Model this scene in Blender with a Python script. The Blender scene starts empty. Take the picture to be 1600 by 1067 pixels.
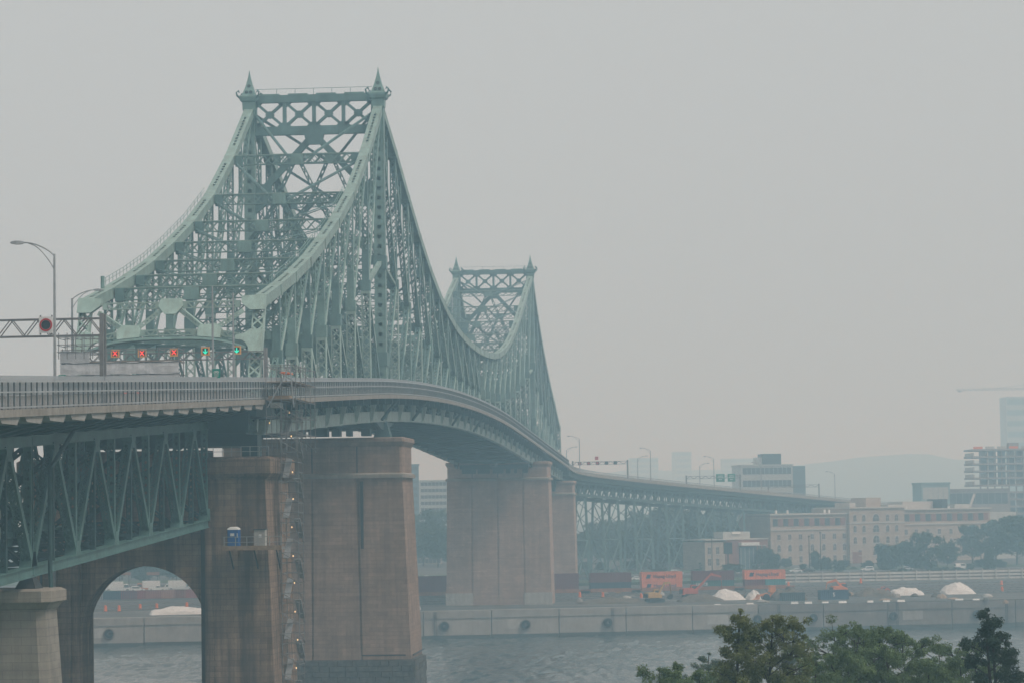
import bpy, math, random
from mathutils import Vector, Matrix, noise

random.seed(11)
SC = bpy.context.scene
COL = SC.collection
V = Vector

# ------------------------------------------------------------------ camera
CAM = V((66.175, -436.2, 34.0))
YAW, PITCH, ROLL, FPX = 0.0792, 0.0604, -0.0145, 4283.8
_c, _s = math.cos(YAW), math.sin(YAW)
FWD = V((-_s * math.cos(PITCH), _c * math.cos(PITCH), math.sin(PITCH)))
_r0 = V((_c, _s, 0)); _u0 = _r0.cross(FWD)
RGT = _r0 * math.cos(ROLL) + _u0 * math.sin(ROLL)
UPV = _u0 * math.cos(ROLL) - _r0 * math.sin(ROLL)
cam_data = bpy.data.cameras.new('camera')
cam_data.sensor_width = 36.0
cam_data.lens = FPX / 1600 * 36
cam_data.clip_start = 1.0
cam_data.clip_end = 20000
cam = bpy.data.objects.new('camera', cam_data)
COL.objects.link(cam)
cam.matrix_world = Matrix(((RGT.x, UPV.x, -FWD.x, CAM.x), (RGT.y, UPV.y, -FWD.y, CAM.y), (RGT.z, UPV.z, -FWD.z, CAM.z), (0, 0, 0, 1)))
SC.camera = cam

# ------------------------------------------------------------------ sky and sun
SUN_EL, SUN_AZ = math.radians(54), math.radians(112)      # azimuth from +Y towards +X
world = bpy.data.worlds.new('World'); SC.world = world
world.use_nodes = True
wn, wl = world.node_tree.nodes, world.node_tree.links
wn.clear()
w_out = wn.new('ShaderNodeOutputWorld'); w_bg = wn.new('ShaderNodeBackground')
w_sky = wn.new('ShaderNodeTexSky'); w_sky.sky_type = 'NISHITA'; w_sky.sun_disc = False
w_sky.sun_elevation = SUN_EL; w_sky.sun_rotation = SUN_AZ
w_sky.air_density = 1.0; w_sky.dust_density = 8.0; w_sky.ozone_density = 1.0
w_hs = wn.new('ShaderNodeHueSaturation'); w_hs.inputs['Saturation'].default_value = 0.06
w_mix = wn.new('ShaderNodeMixRGB'); w_mix.inputs[0].default_value = 0.82      # smoke layer: nearly even grey veil over the sky
w_mix.inputs[2].default_value = (5.95, 6.24, 6.32, 1)
w_bg.inputs[1].default_value = 0.10
wl.new(w_sky.outputs[0], w_hs.inputs['Color']); wl.new(w_hs.outputs[0], w_mix.inputs[1])
wl.new(w_mix.outputs[0], w_bg.inputs[0]); wl.new(w_bg.outputs[0], w_out.inputs[0])
sun_d = bpy.data.lights.new('sun', 'SUN'); sun_d.energy = 1.5; sun_d.angle = math.radians(14); sun_d.color = (1.0, 0.95, 0.88)
sun = bpy.data.objects.new('sun', sun_d); COL.objects.link(sun)
_sd = V((math.cos(SUN_EL) * math.sin(SUN_AZ), math.cos(SUN_EL) * math.cos(SUN_AZ), math.sin(SUN_EL)))
sun.rotation_euler = _sd.to_track_quat('Z', 'Y').to_euler(); sun.location = (300, 0, 400)
SC.view_settings.view_transform = 'Standard'; SC.view_settings.look = 'None'
SC.view_settings.exposure = 0.0; SC.view_settings.gamma = 1.0
SC.view_settings.use_curve_mapping = False
SC.cycles.volume_bounces = 4
SC.cycles.max_bounces = 8
SC.cycles.use_denoising = True

# ------------------------------------------------------------------ helpers
def ray(px, py):
    return FWD + RGT * ((px - 800) / FPX) - UPV * ((py - 533.5) / FPX)
def at_z(px, py, z):
    d = ray(px, py); return CAM + d * ((z - CAM.z) / d.z)
def at_s(px, py, S):
    d = ray(px, py); return CAM + d * ((S - CAM.y) / d.y)
def at_x(px, py, X):
    d = ray(px, py); return CAM + d * ((X - CAM.x) / d.x)

class MB:
    """collects faces; build() links them as ONE mesh object"""
    def __init__(self): self.v = []; self.f = []
    def quad(self, a, b, c, d):
        n = len(self.v); self.v += [tuple(a), tuple(b), tuple(c), tuple(d)]; self.f.append((n, n + 1, n + 2, n + 3)); return self
    def poly(self, pts):
        n = len(self.v); self.v += [tuple(p) for p in pts]; self.f.append(tuple(range(n, n + len(pts)))); return self
    def beam(self, p0, p1, w, d, side=None, caps=True):
        p0, p1 = V(p0), V(p1); a = p1 - p0
        if a.length < 1e-6: return self
        a.normalize()
        side = V(side) if side is not None else V((1, 0, 0))
        s = side - a * side.dot(a)
        if s.length < 1e-3:
            side = V((0, 1, 0)); s = side - a * side.dot(a)
        s.normalize(); n = a.cross(s)
        s = s * (w / 2); n = n * (d / 2); k = len(self.v)
        for p in (p0, p1):
            for q in (p - s - n, p + s - n, p + s + n, p - s + n): self.v.append(tuple(q))
        self.f += [(k, k + 1, k + 5, k + 4), (k + 1, k + 2, k + 6, k + 5), (k + 2, k + 3, k + 7, k + 6), (k + 3, k, k + 4, k + 7)]
        if caps: self.f += [(k + 3, k + 2, k + 1, k), (k + 4, k + 5, k + 6, k + 7)]
        return self
    def box(self, x0, x1, y0, y1, z0, z1):
        k = len(self.v)
        self.v += [(x, y, z) for z in (z0, z1) for (x, y) in ((x0, y0), (x1, y0), (x1, y1), (x0, y1))]
        self.f += [(k + 3, k + 2, k + 1, k), (k + 4, k + 5, k + 6, k + 7), (k, k + 1, k + 5, k + 4), (k + 1, k + 2, k + 6, k + 5), (k + 2, k + 3, k + 7, k + 6), (k + 3, k, k + 4, k + 7)]
        return self
    def loft(self, loops, cap=True):
        """list of equal-length rings of points"""
        k = len(self.v); n = len(loops[0])
        for L in loops: self.v += [tuple(p) for p in L]
        for i in range(len(loops) - 1):
            for j in range(n):
                a = k + i * n + j; b = k + i * n + (j + 1) % n
                self.f.append((a, b, b + n, a + n))
        if cap:
            self.f.append(tuple(k + n - 1 - j for j in range(n)))
            self.f.append(tuple(k + (len(loops) - 1) * n + j for j in range(n)))
        return self
    def tube(self, pts, radii, n=8, cap=True):
        loops = []
        for i, p in enumerate(pts):
            p = V(p)
            a = (V(pts[min(i + 1, len(pts) - 1)]) - V(pts[max(i - 1, 0)])).normalized()
            h = V((0, 0, 1)) if abs(a.z) < .9 else V((1, 0, 0))
            s = a.cross(h).normalized(); t = s.cross(a)
            r = radii[i] if isinstance(radii, (list, tuple)) else radii
            loops.append([p + s * (r * math.cos(2 * math.pi * j / n)) + t * (r * math.sin(2 * math.pi * j / n)) for j in range(n)])
        return self.loft(loops, cap)
    def prism(self, pts, d):
        """extrude polygon pts along vector d"""
        d = V(d); return self.loft([[V(p) for p in pts], [V(p) + d for p in pts]])
    def laced(self, p0, p1, w, d, pitch=.8, bar=.13, side=(1, 0, 0), plate=.6, single=False, tk=.09, webs=True, fl=.13):
        """two channels joined by lacing bars on both open faces"""
        p0, p1 = V(p0), V(p1); a = p1 - p0; L = a.length
        if L < .2: return self
        a.normalize(); side = V(side); s = (side - a * side.dot(a))
        if s.length < 1e-3: s = V((0, 0, 1)) - a * a.z
        s.normalize(); n = a.cross(s)
        for k in (-1, 1):
            o = s * (k * (w / 2 - tk / 2))
            if webs: self.beam(p0 + o, p1 + o, tk, d, s)
            for m in (-1, 1):          # flange angles
                q = s * (k * (w / 2 - fl / 2)) + n * (m * (d / 2))
                self.beam(p0 + q, p1 + q, fl, .05, s, False)
        m = max(1, round((L - 2 * plate) / pitch)); st = (L - 2 * plate) / m
        for q in (-1, 1):
            o = n * (q * (d / 2 + .03))
            for (u0, u1) in ((0, plate), (L - plate, L)):
                if plate > .05: self.beam(p0 + a * u0 + o, p0 + a * u1 + o, w, .04, s, False)
            for i in range(m):
                b0 = p0 + a * (plate + st * i) + o; b1 = b0 + a * st; h = s * (w / 2 - .05)
                if single:
                    if i % 2: self.beam(b0 - h, b1 + h, bar, .04, s.cross(n), False)
                    else: self.beam(b0 + h, b1 - h, bar, .04, s.cross(n), False)
                else:
                    self.beam(b0 - h, b1 + h, bar, .03, a, False); self.beam(b0 + h, b1 - h, bar, .035, a, False)
        return self
    def build(self, name, mat, parent=None, smooth=False, label=None):
        me = bpy.data.meshes.new(name)
        me.from_pydata(self.v, [], self.f)
        if mat is not None: me.materials.append(mat)
        if smooth: me.polygons.foreach_set('use_smooth', [True] * len(me.polygons))
        me.update()
        o = bpy.data.objects.new(name, me); COL.objects.link(o)
        if parent is not None: attach(o, parent)
        if label: o['label'] = label
        return o

BASE = {}
def attach(o, parent):
    o.parent = parent
    if parent.name in BASE: o.matrix_parent_inverse = Matrix.Translation(-BASE[parent.name])
def tag(o, label, cat, group=None, kind=None):
    if label: o['label'] = label
    if cat: o['category'] = cat
    if group: o['group'] = group
    if kind: o['kind'] = kind
    return o
def thing(name, label, cat, loc=(0, 0, 0), group=None):
    o = bpy.data.objects.new(name, None); COL.objects.link(o); o.location = loc
    o.empty_display_size = 1.0
    BASE[o.name] = V(loc)
    return tag(o, label, cat, group)
def place(me, name, loc, parent=None, rotz=0.0, scale=None):
    """another object on shared mesh data; loc in world metres"""
    o = bpy.data.objects.new(name, me); COL.objects.link(o)
    if parent is not None: attach(o, parent)
    o.location = loc; o.rotation_euler.z = rotz
    if scale: o.scale = scale
    return o
def copy_tree(root, loc, rotz=0.0, scale=1.0, label=None):
    r = root.copy(); COL.objects.link(r); r.location = loc; r.rotation_euler.z = rotz
    r.scale = (scale, scale, scale) if not isinstance(scale, (tuple, list)) else scale
    if label: r['label'] = label
    for ch in root.children:
        c = ch.copy(); COL.objects.link(c); c.parent = r; c.matrix_parent_inverse = ch.matrix_parent_inverse.copy()
        for g in ch.children:
            d = g.copy(); COL.objects.link(d); d.parent = c
    return r

# ------------------------------------------------------------------ materials
def nodes_of(name):
    m = bpy.data.materials.new(name); m.use_nodes = True
    n, l = m.node_tree.nodes, m.node_tree.links
    return m, n, l, n['Principled BSDF']
def mat(name, col, rough=.7, var=.25, scale=.6, streak=0.0, dirt=None, metal=0.0, bump=0.0, bscale=4.0, spec=.3, rust=0.0):
    """base colour broken up by two noises and, if asked, by vertical run-off streaks"""
    m, n, l, b = nodes_of(name)
    geo = n.new('ShaderNodeNewGeometry')
    t1 = n.new('ShaderNodeTexNoise'); t1.inputs['Scale'].default_value = scale; t1.inputs['Detail'].default_value = 6; t1.inputs['Roughness'].default_value = .65
    l.new(geo.outputs['Position'], t1.inputs['Vector'])
    mr = n.new('ShaderNodeMapRange'); mr.inputs[1].default_value = .3; mr.inputs[2].default_value = .7
    mr.inputs[3].default_value = 1 - var; mr.inputs[4].default_value = 1 + var
    l.new(t1.outputs[0], mr.inputs[0])
    hv = n.new('ShaderNodeHueSaturation'); hv.inputs['Color'].default_value = (*col, 1)
    l.new(mr.outputs[0], hv.inputs['Value'])
    last = hv.outputs[0]
    if streak > 0:
        mp = n.new('ShaderNodeMapping'); mp.inputs['Scale'].default_value = (1.1, 1.1, .05)
        l.new(geo.outputs['Position'], mp.inputs[0])
        t2 = n.new('ShaderNodeTexNoise'); t2.inputs['Scale'].default_value = 1.3; t2.inputs['Detail'].default_value = 7; t2.inputs['Roughness'].default_value = .7
        l.new(mp.outputs[0], t2.inputs['Vector'])
        r2 = n.new('ShaderNodeMapRange'); r2.inputs[1].default_value = .45; r2.inputs[2].default_value = .72; r2.inputs[3].default_value = 0; r2.inputs[4].default_value = streak
        l.new(t2.outputs[0], r2.inputs[0])
        mx = n.new('ShaderNodeMixRGB'); mx.inputs[2].default_value = (*(dirt or tuple(c * .35 for c in col)), 1)
        l.new(r2.outputs[0], mx.inputs[0]); l.new(last, mx.inputs[1]); last = mx.outputs[0]
    if rust > 0:                                   # rust bleeding through and patches of older paint
        t6 = n.new('ShaderNodeTexNoise'); t6.inputs['Scale'].default_value = .55; t6.inputs['Detail'].default_value = 9; t6.inputs['Roughness'].default_value = .78
        m6 = n.new('ShaderNodeMapping'); m6.inputs['Location'].default_value = (17, 5, 9); m6.inputs['Scale'].default_value = (1.2, 1, .45)
        l.new(geo.outputs['Position'], m6.inputs[0]); l.new(m6.outputs[0], t6.inputs['Vector'])
        r6 = n.new('ShaderNodeMapRange'); r6.inputs[1].default_value = .56; r6.inputs[2].default_value = .72; r6.inputs[3].default_value = 0; r6.inputs[4].default_value = rust
        l.new(t6.outputs[0], r6.inputs[0])
        x6 = n.new('ShaderNodeMixRGB'); x6.inputs[2].default_value = (.17, .095, .06, 1); l.new(r6.outputs[0], x6.inputs[0]); l.new(last, x6.inputs[1]); last = x6.outputs[0]
    l.new(last, b.inputs['Base Color'])
    b.inputs['Roughness'].default_value = rough; b.inputs['Metallic'].default_value = metal
    b.inputs['Specular IOR Level'].default_value = spec
    if bump > 0:
        t3 = n.new('ShaderNodeTexNoise'); t3.inputs['Scale'].default_value = bscale; t3.inputs['Detail'].default_value = 5
        l.new(geo.outputs['Position'], t3.inputs['Vector'])
        bp = n.new('ShaderNodeBump'); bp.inputs['Strength'].default_value = bump; bp.inputs['Distance'].default_value = .1
        l.new(t3.outputs[0], bp.inputs['Height']); l.new(bp.outputs[0], b.inputs['Normal'])
    return m
def stone(name, col, dirt, course=.62, streak=.6, var=.28, joint=.5):
    """coursed masonry: faint joints, block-to-block tone, vertical soot runs and pale lime blooms"""
    m, n, l, b = nodes_of(name)
    geo = n.new('ShaderNodeNewGeometry')
    sp = n.new('ShaderNodeSeparateXYZ'); l.new(geo.outputs['Position'], sp.inputs[0])
    ad = n.new('ShaderNodeMath'); ad.operation = 'ADD'; l.new(sp.outputs[0], ad.inputs[0]); l.new(sp.outputs[1], ad.inputs[1])
    cb = n.new('ShaderNodeCombineXYZ'); l.new(ad.outputs[0], cb.inputs[0]); l.new(sp.outputs[2], cb.inputs[1])
    br = n.new('ShaderNodeTexBrick'); l.new(cb.outputs[0], br.inputs['Vector'])
    br.inputs['Scale'].default_value = 1.0; br.inputs['Brick Width'].default_value = course * 2.4; br.inputs['Row Height'].default_value = course
    br.inputs['Mortar Size'].default_value = .028; br.inputs['Mortar Smooth'].default_value = .3
    br.inputs['Color1'].default_value = (*[c * (1 - var * .5) for c in col], 1); br.inputs['Color2'].default_value = (*[min(1, c * (1 + var * .5)) for c in col], 1)
    br.inputs['Mortar'].default_value = (*[c * (1 - joint) for c in col], 1)
    t1 = n.new('ShaderNodeTexNoise'); t1.inputs['Scale'].default_value = .28; t1.inputs['Detail'].default_value = 8; t1.inputs['Roughness'].default_value = .7
    l.new(geo.outputs['Position'], t1.inputs['Vector'])
    mr = n.new('ShaderNodeMapRange'); mr.inputs[1].default_value = .3; mr.inputs[2].default_value = .7; mr.inputs[3].default_value = 1 - var; mr.inputs[4].default_value = 1 + var
    l.new(t1.outputs[0], mr.inputs[0])
    hv = n.new('ShaderNodeHueSaturation'); l.new(br.outputs[0], hv.inputs['Color']); l.new(mr.outputs[0], hv.inputs['Value'])
    mp = n.new('ShaderNodeMapping'); mp.inputs['Scale'].default_value = (.9, .9, .045); l.new(geo.outputs['Position'], mp.inputs[0])
    t2 = n.new('ShaderNodeTexNoise'); t2.inputs['Scale'].default_value = 1.0; t2.inputs['Detail'].default_value = 8; t2.inputs['Roughness'].default_value = .72
    l.new(mp.outputs[0], t2.inputs['Vector'])
    r2 = n.new('ShaderNodeMapRange'); r2.inputs[1].default_value = .40; r2.inputs[2].default_value = .62; r2.inputs[3].default_value = 0; r2.inputs[4].default_value = streak
    l.new(t2.outputs[0], r2.inputs[0])
    mx = n.new('ShaderNodeMixRGB'); mx.inputs[2].default_value = (*dirt, 1)
    l.new(r2.outputs[0], mx.inputs[0]); l.new(hv.outputs[0], mx.inputs[1])
    t4 = n.new('ShaderNodeTexNoise'); t4.inputs['Scale'].default_value = .5; t4.inputs['Detail'].default_value = 9; t4.inputs['Roughness'].default_value = .75
    mp4 = n.new('ShaderNodeMapping'); mp4.inputs['Location'].default_value = (31, 7, 3); mp4.inputs['Scale'].default_value = (1, 1, .4)
    l.new(geo.outputs['Position'], mp4.inputs[0]); l.new(mp4.outputs[0], t4.inputs['Vector'])
    r4 = n.new('ShaderNodeMapRange'); r4.inputs[1].default_value = .6; r4.inputs[2].default_value = .78; r4.inputs[3].default_value = 0; r4.inputs[4].default_value = .35
    l.new(t4.outputs[0], r4.inputs[0])
    m2 = n.new('ShaderNodeMixRGB'); m2.inputs[2].default_value = (*[min(1, c * 1.7) for c in col], 1)
    l.new(r4.outputs[0], m2.inputs[0]); l.new(mx.outputs[0], m2.inputs[1])
    mp5 = n.new('ShaderNodeMapping'); mp5.inputs['Scale'].default_value = (.05, .05, 1.1); l.new(geo.outputs['Position'], mp5.inputs[0])
    t5 = n.new('ShaderNodeTexNoise'); t5.inputs['Scale'].default_value = 1.4; t5.inputs['Detail'].default_value = 5; l.new(mp5.outputs[0], t5.inputs['Vector'])
    r5 = n.new('ShaderNodeMapRange'); r5.inputs[1].default_value = .35; r5.inputs[2].default_value = .65; r5.inputs[3].default_value = .90; r5.inputs[4].default_value = 1.08; l.new(t5.outputs[0], r5.inputs[0])
    h5 = n.new('ShaderNodeHueSaturation'); l.new(m2.outputs[0], h5.inputs['Color']); l.new(r5.outputs[0], h5.inputs['Value'])
    l.new(h5.outputs[0], b.inputs['Base Color'])
    b.inputs['Roughness'].default_value = .92; b.inputs['Specular IOR Level'].default_value = .15
    bp = n.new('ShaderNodeBump'); bp.inputs['Strength'].default_value = .5; bp.inputs['Distance'].default_value = .08
    l.new(t4.outputs[0], bp.inputs['Height']); l.new(bp.outputs[0], b.inputs['Normal'])
    return m
def glow(name, col, strength):
    m, n, l, b = nodes_of(name)
    b.inputs['Base Color'].default_value = (*[c * .5 for c in col], 1)
    b.inputs['Emission Color'].default_value = (*col, 1); b.inputs['Emission Strength'].default_value = strength
    return m
def leafmat(name, c1, c2, scale=.8):
    m, n, l, b = nodes_of(name)
    geo = n.new('ShaderNodeNewGeometry')
    t = n.new('ShaderNodeTexNoise'); t.inputs['Scale'].default_value = scale; t.inputs['Detail'].default_value = 4
    l.new(geo.outputs['Position'], t.inputs['Vector'])
    ri = n.new('ShaderNodeMapRange'); ri.inputs[1].default_value = .35; ri.inputs[2].default_value = .65
    l.new(t.outputs[0], ri.inputs[0])
    mx = n.new('ShaderNodeMixRGB'); mx.inputs[1].default_value = (*c1, 1); mx.inputs[2].default_value = (*c2, 1)
    l.new(ri.outputs[0], mx.inputs[0]); l.new(mx.outputs[0], b.inputs['Base Color'])
    b.inputs['Roughness'].default_value = .65; b.inputs['Specular IOR Level'].default_value = .25
    tr = n.new('ShaderNodeBsdfTranslucent'); l.new(mx.outputs[0], tr.inputs[0])
    ms = n.new('ShaderNodeMixShader'); ms.inputs[0].default_value = .25
    o = n['Material Output']; l.new(b.outputs[0], ms.inputs[1]); l.new(tr.outputs[0], ms.inputs[2]); l.new(ms.outputs[0], o.inputs[0])
    return m
def meshscreen(name, col, alpha):
    """expanded-metal screen: wires far finer than can be told apart"""
    m, n, l, b = nodes_of(name)
    b.inputs['Base Color'].default_value = (*col, 1); b.inputs['Roughness'].default_value = .6; b.inputs['Metallic'].default_value = .2
    tr = n.new('ShaderNodeBsdfTransparent'); ms = n.new('ShaderNodeMixShader'); ms.inputs[0].default_value = alpha
    o = n['Material Output']; l.new(tr.outputs[0], ms.inputs[1]); l.new(b.outputs[0], ms.inputs[2]); l.new(ms.outputs[0], o.inputs[0])
    return m

M = {}
M['steel'] = mat('green_steel', (.19, .30, .275), .55, .28, .35, .45, (.12, .13, .10), rust=.4)
M['chord'] = mat('grey_green_chord_paint', (.25, .35, .315), .55, .22, .5, .55, (.19, .17, .13), rust=.4)
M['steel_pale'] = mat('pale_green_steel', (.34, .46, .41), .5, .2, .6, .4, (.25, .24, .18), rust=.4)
M['steel_mid'] = mat('grey_green_steel', (.13, .22, .212), .6, .28, .35, .4, (.09, .11, .10), rust=.35)
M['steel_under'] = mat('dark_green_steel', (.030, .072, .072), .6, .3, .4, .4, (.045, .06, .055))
M['girder'] = mat('weathered_pale_girder', (.36, .44, .40), .6, .22, .8, .6, (.17, .16, .13), rust=.5)
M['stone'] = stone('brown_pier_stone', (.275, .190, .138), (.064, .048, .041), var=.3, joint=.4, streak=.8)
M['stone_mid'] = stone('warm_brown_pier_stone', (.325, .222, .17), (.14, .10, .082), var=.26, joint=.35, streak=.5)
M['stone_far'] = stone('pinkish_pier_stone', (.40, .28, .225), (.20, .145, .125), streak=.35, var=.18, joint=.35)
M['stone_base'] = mat('wet_dark_stone', (.10, .095, .088), .8, .4, 1.2, .5, (.03, .03, .028), bump=.6)
M['conc'] = mat('weathered_concrete', (.30, .27, .24), .9, .22, .9, .6, (.12, .10, .085), bump=.3)
M['conc_pale'] = mat('pale_concrete', (.42, .40, .37), .9, .18, .6, .4, (.2, .18, .16), bump=.2)
M['cap'] = stone('pale_cap_stone', (.33, .29, .25), (.12, .11, .10), .9, .35, .2, .3)
M['asphalt'] = mat('asphalt', (.06, .06, .062), .9, .2, .8)
M['galv'] = mat('galvanised_steel', (.34, .35, .36), .5, .2, 2.0, .2, (.2, .18, .16), metal=.3)
M['rail'] = mat('grey_railing_paint', (.36, .375, .385), .55, .2, 2.0)
M['picket'] = mat('dark_picket_paint', (.085, .095, .10), .6, .2, 2.0)
M['screen'] = meshscreen('screen_mesh', (.40, .42, .44), .62)
M['screen_low'] = meshscreen('guard_mesh', (.42, .43, .44), .40)
M['sheet'] = mat('white_scaffold_sheeting', (.56, .56, .57), .7, .16, .9, .35, (.33, .31, .29), bump=.8, bscale=1.2)
M['dark'] = mat('dark_metal', (.03, .032, .034), .6, .2, 1.5)
M['wood'] = mat('timber_planks', (.30, .21, .14), .85, .25, 2.5)
M['amber'] = mat('amber_signal_frame', (.75, .36, .10), .55, .1, 2)
M['black'] = mat('black_panel', (.012, .013, .014), .4, .1, 2)
M['red_glow'] = glow('red_signal_light', (1.0, .06, .03), 1.1)
M['green_glow'] = glow('green_signal_light', (.02, .95, .62), .85)
M['bulb'] = glow('warm_bulb', (1.0, .62, .30), 1.8)
M['head'] = glow('headlight', (1.0, .85, .6), 3)
M['tail'] = glow('tail_light', (1.0, .12, .03), 1.2)
M['white'] = mat('white_paint', (.72, .72, .70), .5, .08, 1.5)
M['sign_green'] = mat('green_sign_sheet', (.0, .23, .17), .45, .08, 2)
M['sign_red'] = mat('red_sign_ring', (.48, .03, .035), .5, .08, 2)
M['blue'] = mat('blue_plastic', (.015, .11, .36), .45, .15, 1.5, .2, (.02, .06, .16))
M['orange'] = mat('orange_plastic', (.75, .17, .03), .6, .1, 2)
M['glass'] = mat('dark_glass', (.035, .05, .06), .15, .2, .5, spec=.6)
M['tyre'] = mat('tyre_rubber', (.02, .02, .021), .85, .2, 3)

# ------------------------------------------------------------------ profile of the crossing
def zf(t):                                       # underside of the deck's edge beam
    if t < -40: return 50.1 + .045 * (t + 40)
    if t < 240: u = t + 40; return 50.1 + .045 * u - .000132 * u * u
    if t < 462: return 52.351 - .0289 * (t - 240)
    return 45.935 - .034 * (t - 462)
def zb(t): return zf(t) - 2.85                   # bottom chord centre
_path = []
def _build_path():
    x, y, h = 0.0, 460.0, 0.0
    for i in range(0, 900):
        t = 460 + i
        if t < 466: h = 0
        elif t < 520: h = math.radians(16.5) * (t - 466) / 54
        elif t < 640: h = math.radians(16.5 + 4.0 * (t - 520) / 120)
        _path.append((x, y, h)); x += math.sin(h); y += math.cos(h)
_build_path()
def path(t):
    if t <= 460: return V((0, t, 0)), V((1, 0, 0))
    k = min(t - 460, 898); i = int(k); f = k - i
    a, b = _path[i], _path[min(i + 1, 899)]
    h = a[2] + (b[2] - a[2]) * f
    return V((a[0] + (b[0] - a[0]) * f, a[1] + (b[1] - a[1]) * f, 0)), V((math.cos(h), -math.sin(h), 0))
def pt(t, lat, z):
    p, r = path(t); q = p + r * lat; q.z = z; return q
def sweep(mb, sec, t0, t1, step=6.0, zfun=zf, cap=True):
    n = max(1, math.ceil((t1 - t0) / step)); loops = []
    for i in range(n + 1):
        t = t0 + (t1 - t0) * i / n; z = zfun(t)
        loops.append([pt(t, a, z + b) for a, b in sec])
    return mb.loft(loops, cap)
def rect(a0, a1, z0, z1): return [(a0, z0), (a1, z0), (a1, z1), (a0, z1)]

# ------------------------------------------------------------------ water, land, hill
def water_mat():
    m, n, l, b = nodes_of('river_water')
    geo = n.new('ShaderNodeNewGeometry')
    mp = n.new('ShaderNodeMapping'); mp.inputs['Scale'].default_value = (.33, .11, 1); mp.inputs['Rotation'].default_value = (0, 0, .12)
    l.new(geo.outputs['Position'], mp.inputs[0])
    t1 = n.new('ShaderNodeTexNoise'); t1.inputs['Scale'].default_value = 1.0; t1.inputs['Detail'].default_value = 7; t1.inputs['Roughness'].default_value = .68; t1.inputs['Distortion'].default_value = .6
    l.new(mp.outputs[0], t1.inputs['Vector'])
    t2 = n.new('ShaderNodeTexNoise'); t2.inputs['Scale'].default_value = .12; t2.inputs['Detail'].default_value = 4
    l.new(mp.outputs[0], t2.inputs['Vector'])
    ad = n.new('ShaderNodeMath'); ad.operation = 'MULTIPLY'; l.new(t1.outputs[0], ad.inputs[0])
    r2 = n.new('ShaderNodeMapRange'); r2.inputs[1].default_value = .35; r2.inputs[2].default_value = .65; r2.inputs[3].default_value = .45; r2.inputs[4].default_value = 1.3
    l.new(t2.outputs[0], r2.inputs[0]); l.new(r2.outputs[0], ad.inputs[1])
    bp = n.new('ShaderNodeBump'); bp.inputs['Strength'].default_value = 1.0; bp.inputs['Distance'].default_value = .8
    l.new(ad.outputs[0], bp.inputs['Height']); l.new(bp.outputs[0], b.inputs['Normal'])
    b.inputs['Base Color'].default_value = (.022, .040, .042, 1); b.inputs['Roughness'].default_value = .06; b.inputs['IOR'].default_value = 1.33
    b.inputs['Specular IOR Level'].default_value = .5
    return m
M['water'] = water_mat()
tag(MB().poly([(-1990, -465, -.5), (2390, -465, -.5), (2390, 905, -.5), (-1990, 905, -.5)]).build('river_water', M['water']), 'grey river water', None, kind='structure')
mb = MB(); NX, NS = 400, 150                     # wavelets on the reach between the piers and the quay
def wave(x, s):
    gust = .55 + .75 * max(0, .5 + noise.noise(V((x * .012, s * .02, 5))))
    r = 1 - abs(noise.noise(V((x * .30 + s * .05, s * .12, 0)))) * 2
    return gust * (.42 * r + .32 * noise.noise(V((x * .62 - s * .04, s * .25, 3))) + .16 * noise.noise(V((x * 1.3, s * .55, 7)))) - .25
for j in range(NS + 1):
    s_ = 62 + 280 * (j / NS) ** 1.15
    for i in range(NX + 1):
        x_ = -150 + 340 * i / NX; mb.v.append((x_, s_, wave(x_, s_)))
for j in range(NS):
    for i in range(NX):
        k = j * (NX + 1) + i; mb.f.append((k, k + 1, k + NX + 2, k + NX + 1))
tag(mb.build('river_wavelets', M['water'], smooth=True), 'choppy river surface before the far quay', None, kind='structure')

def quay_s(x): return 284 + .27 * x              # the far bank's edge line
LAND = 7.0
def land_z(d, x):
    """height of the far bank, d metres behind the quay edge"""
    for (a, za), (b, zb_) in (((0, 7.0), (150, 7.0)), ((150, 7.0), (200, 7.3)), ((200, 7.3), (300, 9.0)), ((300, 9.0), (900, 12.0)), ((900, 12), (3600, 16))):
        if d <= b: return za + (zb_ - za) * (d - a) / (b - a)
    return 16
def land_mat():
    m, n, l, b = nodes_of('far_bank_ground')
    geo = n.new('ShaderNodeNewGeometry')
    mp = n.new('ShaderNodeMapping'); mp.inputs['Scale'].default_value = (.02, .09, 1); mp.inputs['Rotation'].default_value = (0, 0, -.27)
    l.new(geo.outputs['Position'], mp.inputs[0])
    t = n.new('ShaderNodeTexNoise'); t.inputs['Scale'].default_value = 1.0; t.inputs['Detail'].default_value = 7; t.inputs['Roughness'].default_value = .7
    l.new(mp.outputs[0], t.inputs['Vector'])
    cr = n.new('ShaderNodeValToRGB'); e = cr.color_ramp.elements
    e[0].position = .33; e[0].color = (.040, .040, .037, 1); e[1].position = .68; e[1].color = (.15, .138, .12, 1)
    k = e.new(.5); k.color = (.075, .072, .066, 1)
    l.new(t.outputs[0], cr.inputs[0]); l.new(cr.outputs[0], b.inputs['Base Color']); b.inputs['Roughness'].default_value = .95
    return m
M['land'] = land_mat()
mb = MB()
xs = [-1300, -500, -250, -120, 0, 120, 250, 450, 900, 2250]
ds = [0, 60, 150, 200, 300, 500, 900, 2000, 3700]
grid = [[V((x, quay_s(x) + d, land_z(d, x))) for x in xs] for d in ds]
for j in range(len(ds) - 1):
    for i in range(len(xs) - 1): mb.quad(grid[j][i], grid[j][i + 1], grid[j + 1][i + 1], grid[j + 1][i])
tag(mb.build('far_bank_ground', M['land']), 'gravel and dirt ground of the far bank', None, kind='structure')

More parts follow.
